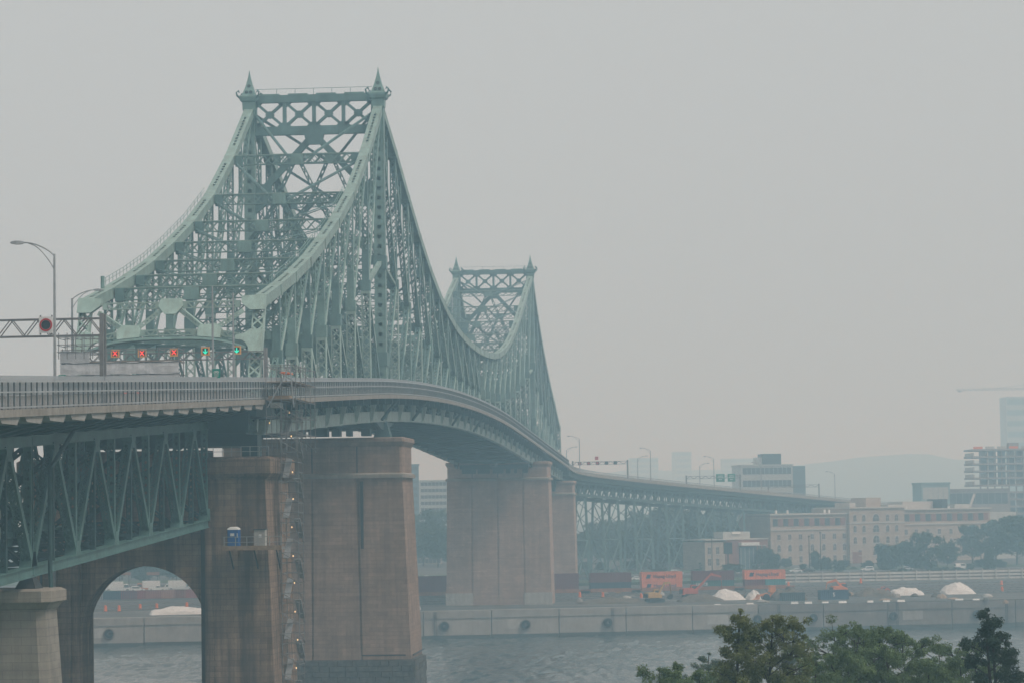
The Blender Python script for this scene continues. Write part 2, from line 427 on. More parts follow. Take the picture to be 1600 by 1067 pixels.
mb = MB()                                         # the near bank, below the frame, that carries the trees
bx = [-60, 0, 40, 80, 130, 190, 260]
by = [(-445, 22.5), (-380, 20), (-300, 18), (-252, 17), (-225, 9), (-200, -.5)]
g = [[V((x, y, z - (0 if x > 30 else min(1, (30 - x) / 40) * max(0, z + .5) * (.9 if y > -260 else .6)))) for x in bx] for y, z in by]
for j in range(len(by) - 1):
    for i in range(len(bx) - 1): mb.quad(g[j][i], g[j][i + 1], g[j + 1][i + 1], g[j + 1][i])
M['grass'] = mat('rough_grass', (.07, .095, .035), .95, .35, .5)
tag(mb.build('near_bank_ground', M['grass']), 'grassy near bank under the foreground trees', None, kind='structure')

M['hill'] = leafmat('hill_woods', (.08, .11, .08), (.10, .12, .09), .01)
mb = MB()
hx = [k * 40 for k in range(-20, 56)]
def hill_h(x):
    px = 1142 + (x - 66) * FPX / 4700
    base = 60
    pts = [(400, 70), (900, 76), (1000, 84), (1150, 82), (1230, 86), (1290, 92), (1380, 99), (1440, 100), (1500, 92), (1600, 87), (1800, 75), (2300, 50)]
    for (a, za), (b, zb_) in zip(pts, pts[1:]):
        if a <= px <= b: base = za + (zb_ - za) * (px - a) / (b - a); break
    base = 34 + (base - 34) * 1.22
    return base + 5 * noise.noise(V((x * .012, 3, 0))) + 3 * noise.noise(V((x * .05, 9, 0)))
for a, b in zip(hx, hx[1:]):
    for (y0, k0), (y1, k1) in (((3600, .15), (3850, .55)), ((3850, .55), (4150, .85)), ((4150, .85), (4270, 1.0)), ((4270, 1.0), (4500, .6)), ((4500, .6), (4560, .1))):
        q = lambda x, y, k: V((x, y, max(10, hill_h(x) * k + 6 * noise.noise(V((x * .02, y * .02, 1))) * (1 if k < 1 else 0))))
        mb.quad(q(a, y0, k0), q(b, y0, k0), q(b, y1, k1), q(a, y1, k1))
tag(mb.build('wooded_hill', M['hill'], smooth=True), 'faint wooded hill ridge lost in the haze', None, kind='structure')

# quay wall: concrete face in bays, coping, ladders, fenders
def quay_pt(x, out, z):
    n = V((.27, -1, 0)).normalized(); p = V((x, quay_s(x), z)) + n * out; p.z = z; return p
M['quay'] = mat('stained_quay_concrete', (.20, .178, .16), .9, .25, .25, .55, (.15, .13, .115), bump=.4)
M['quay_pale'] = mat('patched_quay_concrete', (.32, .295, .27), .9, .2, .3, .45, (.22, .2, .18), bump=.3)
M['weed'] = mat('wet_quay_foot', (.06, .065, .06), .6, .35, .6)
quay = thing('quay_wall', 'long grey concrete quay wall with round black fenders along the far bank', 'quay wall', (0, quay_s(0), 0))
xq = -260.0
k = 0
while xq < 420:
    w = 17.5
    m_ = M['quay_pale'] if (xq < 62) else M['quay']
    hgt = 7.25 if xq < 62 else 7.0
    b = MB(); nrm = V((.27, -1, 0)).normalized(); inn = -nrm * 3
    a0, a1 = quay_pt(xq + .12, .0, -1), quay_pt(xq + w - .12, .0, -1)
    f0, f1 = a0 - nrm * .5, a1 - nrm * .5
    z = lambda p, h: V((p.x, p.y, h))
    b.loft([[z(a0, -1), z(a1, -1), z(a1 - nrm * 3, -1), z(a0 - nrm * 3, -1)], [z(a0, 1.1), z(a1, 1.1), z(a1 - nrm * 3, 1.1), z(a0 - nrm * 3, 1.1)],
            [z(a0 - nrm * .12, hgt - 2.0), z(a1 - nrm * .12, hgt - 2.0), z(a1 - nrm * 3, hgt - 2.0), z(a0 - nrm * 3, hgt - 2.0)],
            [z(a0 + nrm * .10, hgt - 1.98), z(a1 + nrm * .10, hgt - 1.98), z(a1 - nrm * 3, hgt - 1.98), z(a0 - nrm * 3, hgt - 1.98)],
            [z(a0 + nrm * .10, hgt), z(a1 + nrm * .10, hgt), z(a1 - nrm * 3, hgt), z(a0 - nrm * 3, hgt)]])
    o = b.build('wall_bay', m_, quay)
    c = MB(); e0, e1 = a0 + nrm * .16, a1 + nrm * .16
    c.loft([[z(e0, -1), z(e1, -1), z(e1 - nrm * .1, -1), z(e0 - nrm * .1, -1)], [z(e0, .9), z(e1, .8), z(e1 - nrm * .1, .8), z(e0 - nrm * .1, .9)]])
    c.build('wet_footing', M['weed'], o)
    if k % 3 == 0:                                 # recessed patch panels, as repairs
        pb = MB(); p0, p1 = quay_pt(xq + 4, .02, 0), quay_pt(xq + 9.5, .02, 0)
        pb.loft([[z(p0, 2.2), z(p1, 2.2), z(p1 - nrm * .3, 2.2), z(p0 - nrm * .3, 2.2)], [z(p0, 4.6), z(p1, 4.6), z(p1 - nrm * .3, 4.6), z(p0 - nrm * .3, 4.6)]])
        pb.build('patch', M['quay_pale'] if xq >= 62 else M['conc_pale'], o)
    xq += w; k += 1
def ring(mb, c, nrm, r0, r1, th, n=20):
    nrm = V(nrm).normalized(); s = nrm.cross(V((0, 0, 1))).normalized(); t = s.cross(nrm)
    P = lambda r, a, d: c + s * (r * math.cos(a)) + t * (r * math.sin(a)) + nrm * d
    for i in range(n):
        a0, a1 = 2 * math.pi * i / n, 2 * math.pi * (i + 1) / n
        mb.quad(P(r0, a0, th), P(r1, a0, th), P(r1, a1, th), P(r0, a1, th))
        mb.quad(P(r1, a0, 0), P(r1, a1, 0), P(r1, a1, th), P(r1, a0, th))
        mb.quad(P(r0, a0, 0), P(r0, a0, th), P(r0, a1, th), P(r0, a1, 0))
    return mb
for px, py in ((195, 986), (702, 976), (827, 973), (953, 970), (1183, 968), (1270, 966), (1393, 962), (1517, 957)):
    p = at_z(px, py, 3.0); x = p.x
    fnd = ring(MB(), quay_pt(x, .25, 3.3), (.27, -1, 0), .42, 1.12, .6).build('fender', M['tyre'], quay)
    MB().prism([quay_pt(x + 1.45 * math.cos(a), .14, 3.2 + 1.5 * math.sin(a)) for a in [math.pi * 2 * i / 12 for i in range(12)]], V((.07, -.25, 0)) * .5).build('backing_plate', M['quay'], fnd)
for x in (-62, -12, 34, 78, 110, 140):             # steel ladders in the joints
    lb = MB()
    for e in (-.25, .25): lb.beam(quay_pt(x + e, .22, .3), quay_pt(x + e, .22, 7.1), .1, .1)
    for i in range(16): lb.beam(quay_pt(x - .25, .22, .6 + .4 * i), quay_pt(x + .25, .22, .6 + .4 * i), .06, .06)
    lb.build('ladder', M['dark'], quay)

# ------------------------------------------------------------------ piers
def ring_rect(x0, x1, y0, y1, z, ch=0.0):
    if ch <= 0: return [V((x0, y0, z)), V((x1, y0, z)), V((x1, y1, z)), V((x0, y1, z))]
    return [V((x0 + ch, y0, z)), V((x1 - ch, y0, z)), V((x1, y0 + ch, z)), V((x1, y1 - ch, z)), V((x1 - ch, y1, z)), V((x0 + ch, y1, z)), V((x0, y1 - ch, z)), V((x0, y0 + ch, z))]
def river_pier(name, label, cx, y0, y1, hw_top, hw_bot, z_bot, z_belt, z_cap, msh, foot, blocks=False):
    root = thing(name, label, 'pier', (cx, (y0 + y1) / 2, z_bot))
    def hw(z): return hw_top + (hw_bot - hw_top) * (z_belt - z) / (z_belt - z_bot)
    def yb(z): k = .9 * (z_belt - z) / (z_belt - z_bot); return y0 - k, y1 + k
    core = MB(); L = []
    for z in (z_bot, z_belt + .02):
        a, b = yb(z); h = hw(z) - .28; L.append(ring_rect(cx - h, cx + h, a + .28, b - .28, z))
    core.loft(L).build('core', msh, root)
    for i in range(4):                             # four proud panels with dark joints between
        for face in (0, 1):
            pb = MB(); L = []
            for z in (z_bot + (2.2 if foot else 0), z_belt):
                h = hw(z); a, b = yb(z); x0 = cx - h + 2 * h * i / 4 + .17; x1 = cx - h + 2 * h * (i + 1) / 4 - .17
                ya, yc = (a, a + .5) if face == 0 else (b - .5, b)
                L.append(ring_rect(x0 - (.17 if i == 0 else 0), x1 + (.17 if i == 3 else 0), ya, yc, z))
            pb.loft(L).build('pier_panel', msh, root)
    for sx in (-1, 1):                             # side faces
        pb = MB(); L = []
        for z in (z_bot + (2.2 if foot else 0), z_belt):
            h = hw(z); a, b = yb(z)
            x0, x1 = sorted((cx + sx * h, cx + sx * (h - .4)))
            L.append(ring_rect(x0 + (.004 if sx > 0 else -.0), x1 + (.004 if sx > 0 else 0), a + .503, b - .503, z))
        pb.loft(L).build('side_panel', msh, root)
    t = hw_top
    MB().loft([ring_rect(cx - t - .45, cx + t + .45, y0 - .45, y1 + .45, z_belt, .3), ring_rect(cx - t - .45, cx + t + .45, y0 - .45, y1 + .45, z_belt + .55, .3), ring_rect(cx - t, cx + t, y0, y1, z_belt + .8, .3)]).build('belt_course', M['cap'], root)
    up = MB().loft([ring_rect(cx - t + .1, cx + t - .1, y0 + .1, y1 - .1, z_belt + .7, .3), ring_rect(cx - t + .1, cx + t - .1, y0 + .1, y1 - .1, z_cap - 1.2, .3)]).build('upper_shaft', msh, root)
    for i in range(1, 4):
        x = cx - t + 2 * t * i / 4
        MB().box(x - .09, x + .09, y0 + .05, y0 + .3, z_belt + .85, z_cap - 1.2).build('joint_strip', M['dark'], up)
    MB().loft([ring_rect(cx - t + .05, cx + t - .05, y0 + .05, y1 - .05, z_cap - 1.25, .3), ring_rect(cx - t - .38, cx + t + .38, y0 - .38, y1 + .38, z_cap - .5, .3),
               ring_rect(cx - t - .38, cx + t + .38, y0 - .38, y1 + .38, z_cap, .3), ring_rect(cx - t - .2, cx + t + .2, y0 - .2, y1 + .2, z_cap + .2, .3)]).build('cap', msh, root)
    if foot:
        for i in (0, 3):
            h = hw(z_bot); x0 = cx - h + h * i / 2
            MB().box(x0 - .15, x0 + h / 2 + .15, yb(z_bot)[0] - .35, yb(z_bot)[0] + .9, z_bot - .6, z_bot + 3.4).build('footing_block', M['conc_pale'], root)
        MB().box(cx - hw(z_bot), cx + hw(z_bot), yb(z_bot)[0] - .1, yb(z_bot)[1] + .1, z_bot - 1, z_bot + 2.2).build('plinth', msh, root)
    if blocks:                                     # rock-faced courses at the foot
        z = z_bot; a, b = yb(z_bot); rr = random.Random(5); h0 = hw(z_bot) + .45
        MB().box(cx - h0 + .3, cx + h0 - .3, a + .0, b + .0, -3, z_bot + .1).build('plinth_core', M['stone_base'], root)
        zz = z_bot
        while zz > -.4:
            ch = .85; x = cx - h0
            while x < cx + h0 - .2:
                w = min(rr.uniform(1.3, 2.6), cx + h0 - x)
                d = rr.uniform(.0, .18)
                MB().box(x + .03, x + w - .03, a - .55 - d, a + .1, zz - ch + .03, zz - .03).build('stone_block', M['stone_base'], root)
                x += w
            y = a - .3
            while y < b + .2:
                w = rr.uniform(1.4, 2.4)
                MB().box(cx + h0 - .35, cx + h0 + .1 + rr.uniform(0, .15), y + .03, min(y + w, b + .3) - .03, zz - ch + .03, zz - .03).build('stone_block', M['stone_base'], root)
                y += w
            zz -= ch
    return root
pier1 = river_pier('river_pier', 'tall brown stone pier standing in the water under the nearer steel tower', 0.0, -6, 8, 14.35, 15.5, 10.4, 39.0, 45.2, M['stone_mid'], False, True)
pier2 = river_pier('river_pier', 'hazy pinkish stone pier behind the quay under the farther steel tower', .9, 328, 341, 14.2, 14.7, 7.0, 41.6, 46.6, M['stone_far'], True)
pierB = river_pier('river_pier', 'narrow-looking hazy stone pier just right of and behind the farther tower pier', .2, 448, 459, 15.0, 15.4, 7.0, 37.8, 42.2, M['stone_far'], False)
# brackets, nav light board and pipe rail on pier 1 and 2
MB().tube([(14.9 - .2, -7.2, 11.2), (7.9, -7.2, 11.2)], .12).build('pipe_rail', M['dark'], pier1)
MB().tube([(15.9, -7.0, 11.2), (15.9, 8.0, 11.4)], .12).build('pipe_rail', M['dark'], pier1)
MB().box(7.7, 8.15, -6.35, -6.0, 11.5, 38.5).build('drain_pipe', M['dark'], pier1)
p = at_s(772, 715, 327.6)
nb = tag(MB().box(p.x - 1.1, p.x + 1.1, 327.0, 327.3, 45.3, 47.2).build('marker_board', M['white']), 'small white board above the farther stone pier', 'sign')
for sx in (-1, 1): MB().beam((p.x + sx * .7, 327.35, 44.6), (p.x + sx * .7, 327.35, 47.0), .12, .09).build('bracket_leg', M['dark'], nb)

# pier A: two heavy columns joined by a wall with a round arch
pa = thing('arch_pier', 'dark streaked concrete pier with a round arch opening, beside the scaffold', 'pier', (0, -124, 0))
YA0, YA1, HW = -129.5, -118.0, 6.9
AX, AW, YAW1 = -.3, 7.2, -125.0            # arch centre, half width, back of the arch wall
HWS = {1: 6.9, -1: 7.5}
def column(sx):
    L = []
    for z, o in ((-2, 15.3), (39.0, 13.7)):
        a, b = sorted((sx * HWS[sx], sx * o)); k = .5 * (39 - z) / 41
        L.append(ring_rect(a, b if sx > 0 else -9.7, YA0 - .9 - k, YA1 + 3.5 + k, z))
    col = MB().loft(L).build('column', M['stone'], pa)
    if sx < 0: MB().box(-9.69, -7.5, YA0 - .9, YAW1, -2, 38.9).build('inner_pilaster', M['stone'], col)
    for i, (u0, u1) in enumerate(((.14, .5), (.56, .92))):         # shallow sunk panels on the face
        L = []
        for z, o in ((4, 15.1), (34.5, 13.85)):
            k = .5 * (39 - z) / 41
            a, b = sx * (HWS[sx] + (o - HWS[sx]) * u0), sx * (HWS[sx] + (o - HWS[sx]) * u1); a, b = min(a, b), max(a, b)
            L.append(ring_rect(a, b, YA0 - .98 - k, YA0 - .7 - k, z))
        MB().loft(L).build('raised_panel', M['stone'], col)
    a, b = sorted((sx * (HW - .7), sx * 14.5))
    MB().loft([ring_rect(a + .6, b - .6, YA0 - 1.0, YA1 + 3.6, 37.6), ring_rect(a, b, YA0 - 1.6, YA1 + 4.2, 38.3), ring_rect(a, b, YA0 - 1.6, YA1 + 4.2, 39.9), ring_rect(a + .5, b - .5, YA0 - 1.1, YA1 + 3.7, 40.2)]).build('cap', M['stone'], pa)
column(1); column(-1)
MB().box(6.35, 6.92, YA0 - .6, YA0 + .4, -2, 38.5).build('dark_joint', M['dark'], pa)
MB().box(-9.05, -8.75, YA0 - 1.0, YA0 - .6, -2, 32).build('dark_joint', M['dark'], pa)
w = MB(); NA = 26; zs = 20.4; rz_ = 7.6
def archpt(i, y):
    a = math.pi * i / NA; return V((AX - AW * math.cos(a), y, zs + rz_ * math.sin(a)))
TOPW = 41.0
for i in range(NA):
    for y, fl in ((YA0, 0), (YAW1, 1)):
        a, b = archpt(i, y), archpt(i + 1, y); q = [a, b, V((b.x, y, TOPW)), V((a.x, y, TOPW))]
        w.poly(q if fl == 0 else q[::-1])
    w.quad(archpt(i, YA0), archpt(i, YAW1), archpt(i + 1, YAW1), archpt(i + 1, YA0))
w.quad((AX - AW, YA0, TOPW), (AX + AW, YA0, TOPW), (AX + AW, YAW1, TOPW), (AX - AW, YAW1, TOPW))
w.build('arch_wall', M['stone'], pa)
MB().tube([(-10.3, YA0 - 1.6, -2), (-10.3, YA0 - 1.6, 31)], .28, 10).build('drain_pipe', M['galv'], pa)
MB().tube([(-11.8, YA0 - 1.35, -2), (-11.8, YA0 - 1.35, 33)], .14, 8).build('conduit', M['dark'], pa)
for sx in (-1, 1):                                 # steel bearings under the big bridge's end posts
    MB().box(sx * 10.5 - .9, sx * 10.5 + .9, -121.5, -118.5, 40.2, 42.9).build('bearing', M['steel_under'], pa)
rl = MB()
for i in range(9): rl.beam((5.9 + i * 1.05, YA0 - 1.4, 40.2), (5.9 + i * 1.05, YA0 - 1.4, 41.3), .07, .07)
for z in (40.75, 41.3): rl.beam((5.9, YA0 - 1.4, z), (14.3, YA0 - 1.4, z), .06, .06)
rl.build('guard_rail', M['galv'], pa)

# pier Z: pale capped pier at the lower left
pz = thing('capped_pier', 'pale grey stone pier with a moulded cap at the bottom left corner', 'pier', (0, -208, 0))
L = []
for z, e in ((-1, 1.7), (26.2, 0)): L.append(ring_rect(-8.6 - e, 8.6 + e, -209.9 - e * .6, -204.8 + e * .6, z, .7))
M['stone_pale'] = stone('pale_grey_pier_stone', (.30, .27, .235), (.13, .12, .105), .7, .3, .16, .28)
MB().loft(L).build('shaft', M['stone_pale'], pz)
MB().loft([ring_rect(-8.65, 8.65, -209.95, -204.75, 26.0, .7), ring_rect(-9.0, 9.0, -210.4, -204.4, 26.5, .7), ring_rect(-9.3, 9.3, -210.7, -204.1, 26.7, .7),
           ring_rect(-9.3, 9.3, -210.7, -204.1, 27.6, .7), ring_rect(-8.9, 8.9, -210.2, -204.5, 27.8, .7)]).build('cap', M['cap'], pz)
for sx in (-1, 1):
    b = MB(); b.loft([ring_rect(sx * 7 - .9, sx * 7 + .9, -209.8, -207.2, 27.8), ring_rect(sx * 7 - .35, sx * 7 + .35, -209.0, -208.0, 29.0)])
    for k in range(5): b.beam((sx * 7 - .5, -209.6 + k * .5, 27.8), (sx * 7 + .2, -208.9 + k * .2, 28.9), .12, .12)
    b.build('bearing_shoe', M['dark'], pz)

# ------------------------------------------------------------------ cantilever bridge
XT = 10.5
ANCH = [(0, 99.3), (18, 89.2), (35, 81.2), (50.5, 75.6), (64.5, 71.3), (77.5, 67.6), (90, 64.6), (102, 62.0), (114, 59.6)]
_cum = [0]
for d_ in (18, 17.5, 17, 16.5, 16, 15.5, 15, 14.5, 13.5, 12.5, 11.2): _cum.append(_cum[-1] + d_)
MAINT = list(zip(_cum, (99.3, 94.0, 88.4, 83.2, 78.8, 75.4, 72.9, 71.2, 70.2, 69.7, 69.4, 69.3)))
NODE = []                                         # (s, top z, direction to the nearer tower, distance from the tower)
for u, z in reversed(ANCH): NODE.append((-u, z, 1, u))
for u, z in MAINT[1:]: NODE.append((u, z, -1, u))
for u, z in reversed(MAINT[:-1]): NODE.append((334.4 - u, z, 1, u))
for u, z in ANCH[1:]: NODE.append((334.4 + u, z + 2.0 * min(1, u / 40) * (1 - max(0, u - 90) / 24 * .8), -1, u))
NN = len(NODE)
bridge = thing('cantilever_bridge', 'pale green steel cantilever truss bridge with two spired towers receding into haze', 'bridge', (0, 0, 45))

def far(s): return s > 180
def top(i, x): return V((x, NODE[i][0], NODE[i][1] - .75))
def bot(i, x): return V((x, NODE[i][0], zb(NODE[i][0])))
def mid(i, x):
    a, b = top(i, x), bot(i, x); return b + (a - b) * .5
def chord_box(p0, p1, w, h, slots, mats, nm, pitch=1.15):
    """hollow box chord; the upper cover is left open in slots"""
    b = MB(); a = (p1 - p0); L = a.length; a.normalize(); s = V((1, 0, 0)); n = s.cross(a)
    for k in (-1, 1): b.beam(p0 + s * (k * (w / 2 - .06)), p1 + s * (k * (w / 2 - .06)), .12, h, s)
    b.beam(p0 - n * (h / 2 - .05), p1 - n * (h / 2 - .05), w - .26, .08, s)
    o = n * (h / 2 + .03)
    if not slots:
        b.beam(p0 + o, p1 + o, w + .1, .06, s)
    else:
        for k in (-1, 1): b.beam(p0 + o + s * (k * w * .33), p1 + o + s * (k * w * .33), w * .38, .06, s)
        e = L * .2
        for u0, u1 in ((0, e), (L * .5 - .5, L * .5 + .1), (L - e, L)): b.beam(p0 + a * u0 + o, p0 + a * u1 + o, w * .29, .05, s)
        m = max(2, int((L - 2 * e) / pitch))
        for i in range(m + 1):
            c = p0 + a * (e + (L - 2 * e) * i / m) + o; b.beam(c - s * (w * .16), c + s * (w * .16), .48, .05, a)
    b.beam(p0 - a * .55, p0 + a * .55, w + .16, h + .16, s)        # splice band at the node
    return b.build(nm, mats, bridge)

for sx in (-1, 1):
    x = sx * XT
    for i in range(NN):
        s, zt, dr, u = NODE[i]; fr = far(s)
        pit = 1.5 if fr else 1.1; bar = .15 if fr else .115
        istower = abs(s) < .1 or abs(s - 334.4) < .1
        isend = i in (0, NN - 1)
        if istower:                                # plated tower post with openings
            b = MB(); p0, p1 = bot(i, x), V((x, s, 98.6))
            w = 1.75
            for k in (-1, 1): b.beam(p0 + V((k * (w / 2 - .06), 0, 0)), p1 + V((k * (w / 2 - .06), 0, 0)), .12, 1.6)
            for q in (-1, 1):
                for k in (-1, 1): b.beam(p0 + V((k * .6, q * .8, 0)), p1 + V((k * .6, q * .8, 0)), .55, .08, None, False)
                z = p0.z
                while z < p1.z:
                    if z < p0.z + 6 or (int((z - p0.z) / 12) % 2 and False): hgt = 6.5
                    else: hgt = .95
                    z1 = min(z + hgt, p1.z)
                    b.beam((x, s + q * .8, z), (x, s + q * .8, z1), .68, .07, None, False); z = z1 + .62
            b.beam(p0, p1, w - .2, .06)
            b.build('tower_post', M['steel'], bridge)
            for zz in (73.5, 58):
                MB().box(x - 1.05, x + 1.05, s - 1.0, s + 1.0, zz - 1.1, zz + 1.1).build('gusset', M['steel_mid'], bridge)
        elif not isend:
            h = (top(i, x) - bot(i, x)).length
            b = MB().laced(bot(i, x), mid(i, x) - V((0, 0, .6)), 1.35, .95, 1.25 if not fr else 1.6, .1 if not fr else .14)
            b.build('lower_post', M['steel_pale'] if (s < 0 or i % 2) else M['steel'], bridge)
            b = MB(); m0, t0 = mid(i, x), top(i, x)
            b.beam(m0 - V((0, 0, .75)), m0 + V((0, 0, .9)), 1.5, 1.15)
            pl = min(4.2, h * .14)
            b.beam(m0 + V((0, 0, .9)), m0 + V((0, 0, .9 + pl)), 1.05, .8)
            b.laced(m0 + V((0, 0, .9 + pl)), t0, 1.0, .8, pit, bar)
            b.build('upper_post', M['steel_mid'] if i % 2 else M['steel'], bridge)
        else:                                      # portal end post
            e = -1 if i == 0 else 1
            b = MB().laced(V((x, s + e * 6.5, zb(s) - .6)), top(i, x) - V((0, e * .2, .3)), 1.45, .95, 1.35, .2, plate=.5)
            b.build('end_post', M['steel_pale'], bridge)
        if i < NN - 1:
            nm = chord_box(top(i, x), top(i + 1, x), 1.42, 1.25, True, M['chord'], 'top_chord')
            chord_box(bot(i, x), bot(i + 1, x), 1.0, 1.6, False, M['girder'], 'bottom_chord')
        # diagonals run from the middle of each post to the next post nearer the tower
        if not istower and not isend:
            j = i + dr
            for tgt in (top(j, x), bot(j, x)):
                b = MB().laced(mid(i, x), tgt + V((0, 0, -.4 if tgt.z > 60 and tgt.z > mid(i, x).z else .6)), .85, .7, pit * 1.15, bar)
                dg_ = b.build('diagonal', M['steel'] if tgt.z > mid(i, x).z else M['steel_mid'], bridge)
                if sx > 0: m_0 = mid(i, x); MB().beam(V((x + .46, m_0.y, m_0.z)), V((x + .46, m_0.y, m_0.z)).lerp(tgt + V((.46, 0, 0)), .45), .09, .5).build('highlight_strip', M['steel_pale'], dg_)  # pale strip paints in the sky's gleam along the diagonal's flange
            # sub-posts at mid-panel tie the diagonals to the chords
            a_, b_ = mid(i, x).lerp(top(j, x), .5), mid(i, x).lerp(bot(j, x), .5); ys = (NODE[i][0] + NODE[j][0]) / 2
            MB().laced(V((x, ys, (zb(ys)))), b_, .55, .45, pit, .09, plate=.3).build('sub_post', M['steel_mid'], bridge)
            MB().laced(a_, top(i, x).lerp(top(j, x), .5), .55, .45, pit, .09, plate=.3).build('sub_post', M['steel'], bridge)
            if abs(NODE[j][0]) < .1 or abs(NODE[j][0] - 334.4) < .1: MB().beam(mid(i, x), mid(j, x), .7, .5).build('longitudinal_strut', M['chord'], bridge)
            if i in (1, NN - 2):
                MB().laced(mid(i, x), bot(0 if i == 1 else NN - 1, x), .7, .6, pit, bar).build('diagonal', M['steel'], bridge)

# transverse frames, top laterals
for i in range(NN):
    s, zt, dr, u = NODE[i]; fr = far(s); istower = abs(s) < .1 or abs(s - 334.4) < .1
    pit = 1.7 if fr else 1.3; bar = .14 if fr else .11
    zc = zt - 1.0
    if i in (0, NN - 1): continue
    if not istower:
        b = MB().laced(V((-XT + .9, s, zc)), V((XT - .9, s, zc)), 1.5, .55, pit, bar, side=(0, 0, 1))
        st = b.build('cross_strut', M['steel'], bridge)
        MB().box(-XT + .9, XT - .9, s - .36, s + .36, zc + .78, zc + .86).build('top_flange', M['steel_pale'], st)
        MB().box(-.95, .95, s - .42, s + .42, zc - .8, zc + .75).build('splice_plate', M['steel'], st)
        for sx in (-1, 1): MB().box(*sorted((sx * (XT - .9), sx * (XT - 2.0))), s - .36, s + .36, zc - .9, zc + .77).build('end_plate', M['steel_mid'], st)
        j = i + dr
        for sx in (-1, 1):                         # K laterals in the plane of the top chords
            b = MB().laced(V((sx * .8, s, zc - .3)), V((sx * (XT - .9), NODE[j][0], NODE[j][1] - 1.4)), .34, .26, pit, .06, side=(1, 0, 0), webs=False)
            b.build('top_lateral', M['steel_mid'], bridge)
        zm, zlow = mid(i, 0).z, zf(s) + 8.3
        if zm > zlow + 1.5:
            b = MB().laced(V((-XT + .6, s, zm)), V((XT - .6, s, zm)), 1.2, .5, pit, bar, side=(0, 0, 1)); b.build('sway_strut', M['steel_mid'], bridge)
            for sx in (-1, 1):
                MB().laced(V((sx * .6, s, zc - .6)), V((sx * (XT - .7), s, zm + .4)), .6, .45, pit, bar, side=(0, 0, 1)).build('sway_brace', M['steel_mid'], bridge)
                if zm > zlow + 3:
                    MB().laced(V((sx * .6, s, zm - .5)), V((sx * (XT - .7), s, zlow + .4)), .6, .45, pit, bar, side=(0, 0, 1)).build('sway_brace', M['steel_mid'], bridge)
        b = MB().laced(V((-XT + .6, s, zlow)), V((XT - .6, s, zlow)), 1.1, .5, pit, bar, side=(0, 0, 1)); b.build('sway_strut', M['steel'], bridge)
        for sx in (-1, 1):                         # curved knee below the sway strut
            k = MB(); c = [(XT - .5, zlow - 3.2), (XT - .5, zlow - .5), (XT - 4.6, zlow - .5)]
            for q in range(1, 6):
                a = math.pi / 2 * q / 6; c.append((XT - 4.6 + 3.6 * math.sin(a) ** 1.2, zlow - .5 - 2.7 * (1 - math.cos(a))))
            k.prism([V((sx * p_[0], s - .09, p_[1])) for p_ in c], (0, .18, 0)).build('knee_bracket', M['steel_mid'], bridge)
    else:
        # tower head: plated beams with a row of crossed openings between
        Zt, Z1, Z2, Zb_ = 101.0, 99.8, 95.9, 94.5
        xi = XT - .9
        hb = MB().box(-xi, xi, s - .45, s + .45, Z1, Zt).build('tower_beam', M['steel_mid'], bridge)
        MB().box(-xi, xi, s - .453, s + .453, Zb_, Z2).build('tower_beam', M['steel_mid'], bridge)
        pw = 2 * xi / 4
        for k in range(5):
            xc = -xi + pw * k; MB().box(xc - .27, xc + .27, s - .40, s + .40, Z2 - .02, Z1 + .02).build('web_post', M['steel_mid'], bridge)
        for k in range(4):
            xc = -xi + pw * (k + .5); zc_ = (Z1 + Z2) / 2; b = MB()
            b.beam((xc - pw / 2 + .2, s, Z2 + .05), (xc + pw / 2 - .2, s, Z1 - .05), .44, .62, (0, 0, 1)); b.beam((xc - pw / 2 + .2, s, Z1 - .05), (xc + pw / 2 - .2, s, Z2 + .05), .44, .58, (0, 0, 1))
            b.prism([V((xc + .72 * math.cos(a), s - .33, zc_ + .6 * math.sin(a))) for a in [math.pi / 4 * q for q in range(8)]], (0, .66, 0))
            for cx_, cz_ in ((-1, -1), (1, -1), (-1, 1), (1, 1)):   # corner fillets
                ox, oz = xc + cx_ * (pw / 2 - .3), zc_ + cz_ * (Z1 - Z2) / 2
                b.prism([V((ox, s - .31, oz)), V((ox - cx_ * .85, s - .31, oz)), V((ox - cx_ * .5, s - .31, oz - cz_ * .4)), V((ox, s - .31, oz - cz_ * .7))], (0, .62, 0))
            b.build('cross_web', M['steel_mid'], bridge)
        # plated chevrons below the head
        MB().prism([V((-1.6, s - .44, Zb_)), V((1.6, s - .44, Zb_)), V((1.2, s - .44, Zb_ - 1.6)), V((-1.2, s - .44, Zb_ - 1.6))], (0, .88, 0)).build('gusset', M['steel_mid'], bridge)
        for sx in (-1, 1):
            MB().beam((sx * .6, s, Zb_ - .6), (sx * (XT - 1), s, 84.5), 1.05, .6, (0, 0, 1)).build('tower_brace', M['steel_mid'], bridge)
            MB().prism([V((sx * (XT - .9), s - .35, 86.6)), V((sx * (XT - 3.6), s - .35, 86.6)), V((sx * (XT - 2.6), s - .35, 83.2)), V((sx * (XT - .9), s - .35, 81.8))], (0, .7, 0)).build('gusset', M['steel_mid'], bridge)
        for z0, z1 in ((84, 74), (74, 62.5)):
            MB().laced(V((-XT + .9, s, z0)), V((XT - .9, s, z0)), 1.5, .7, 1.1, .15, side=(0, 0, 1)).build('sway_strut', M['steel_mid'], bridge)
            for sx in (-1, 1): MB().laced(V((sx * .5, s, z0 - .6)), V((sx * (XT - .9), s, z1 + .3)), .9, .6, 1.1, .15, side=(0, 0, 1)).build('tower_brace', M['steel_mid'], bridge)
        MB().laced(V((-XT + .9, s, 62.5)), V((XT - .9, s, 62.5)), 1.5, .7, 1.1, .15, side=(0, 0, 1)).build('sway_strut', M['steel_mid'], bridge)
        # walkway rail over the head beam
        r_ = MB()
        for k in range(7): r_.beam((-9 + 3 * k, s - .4, Zt), (-9 + 3 * k, s - .4, Zt + 1.0), .07, .07)
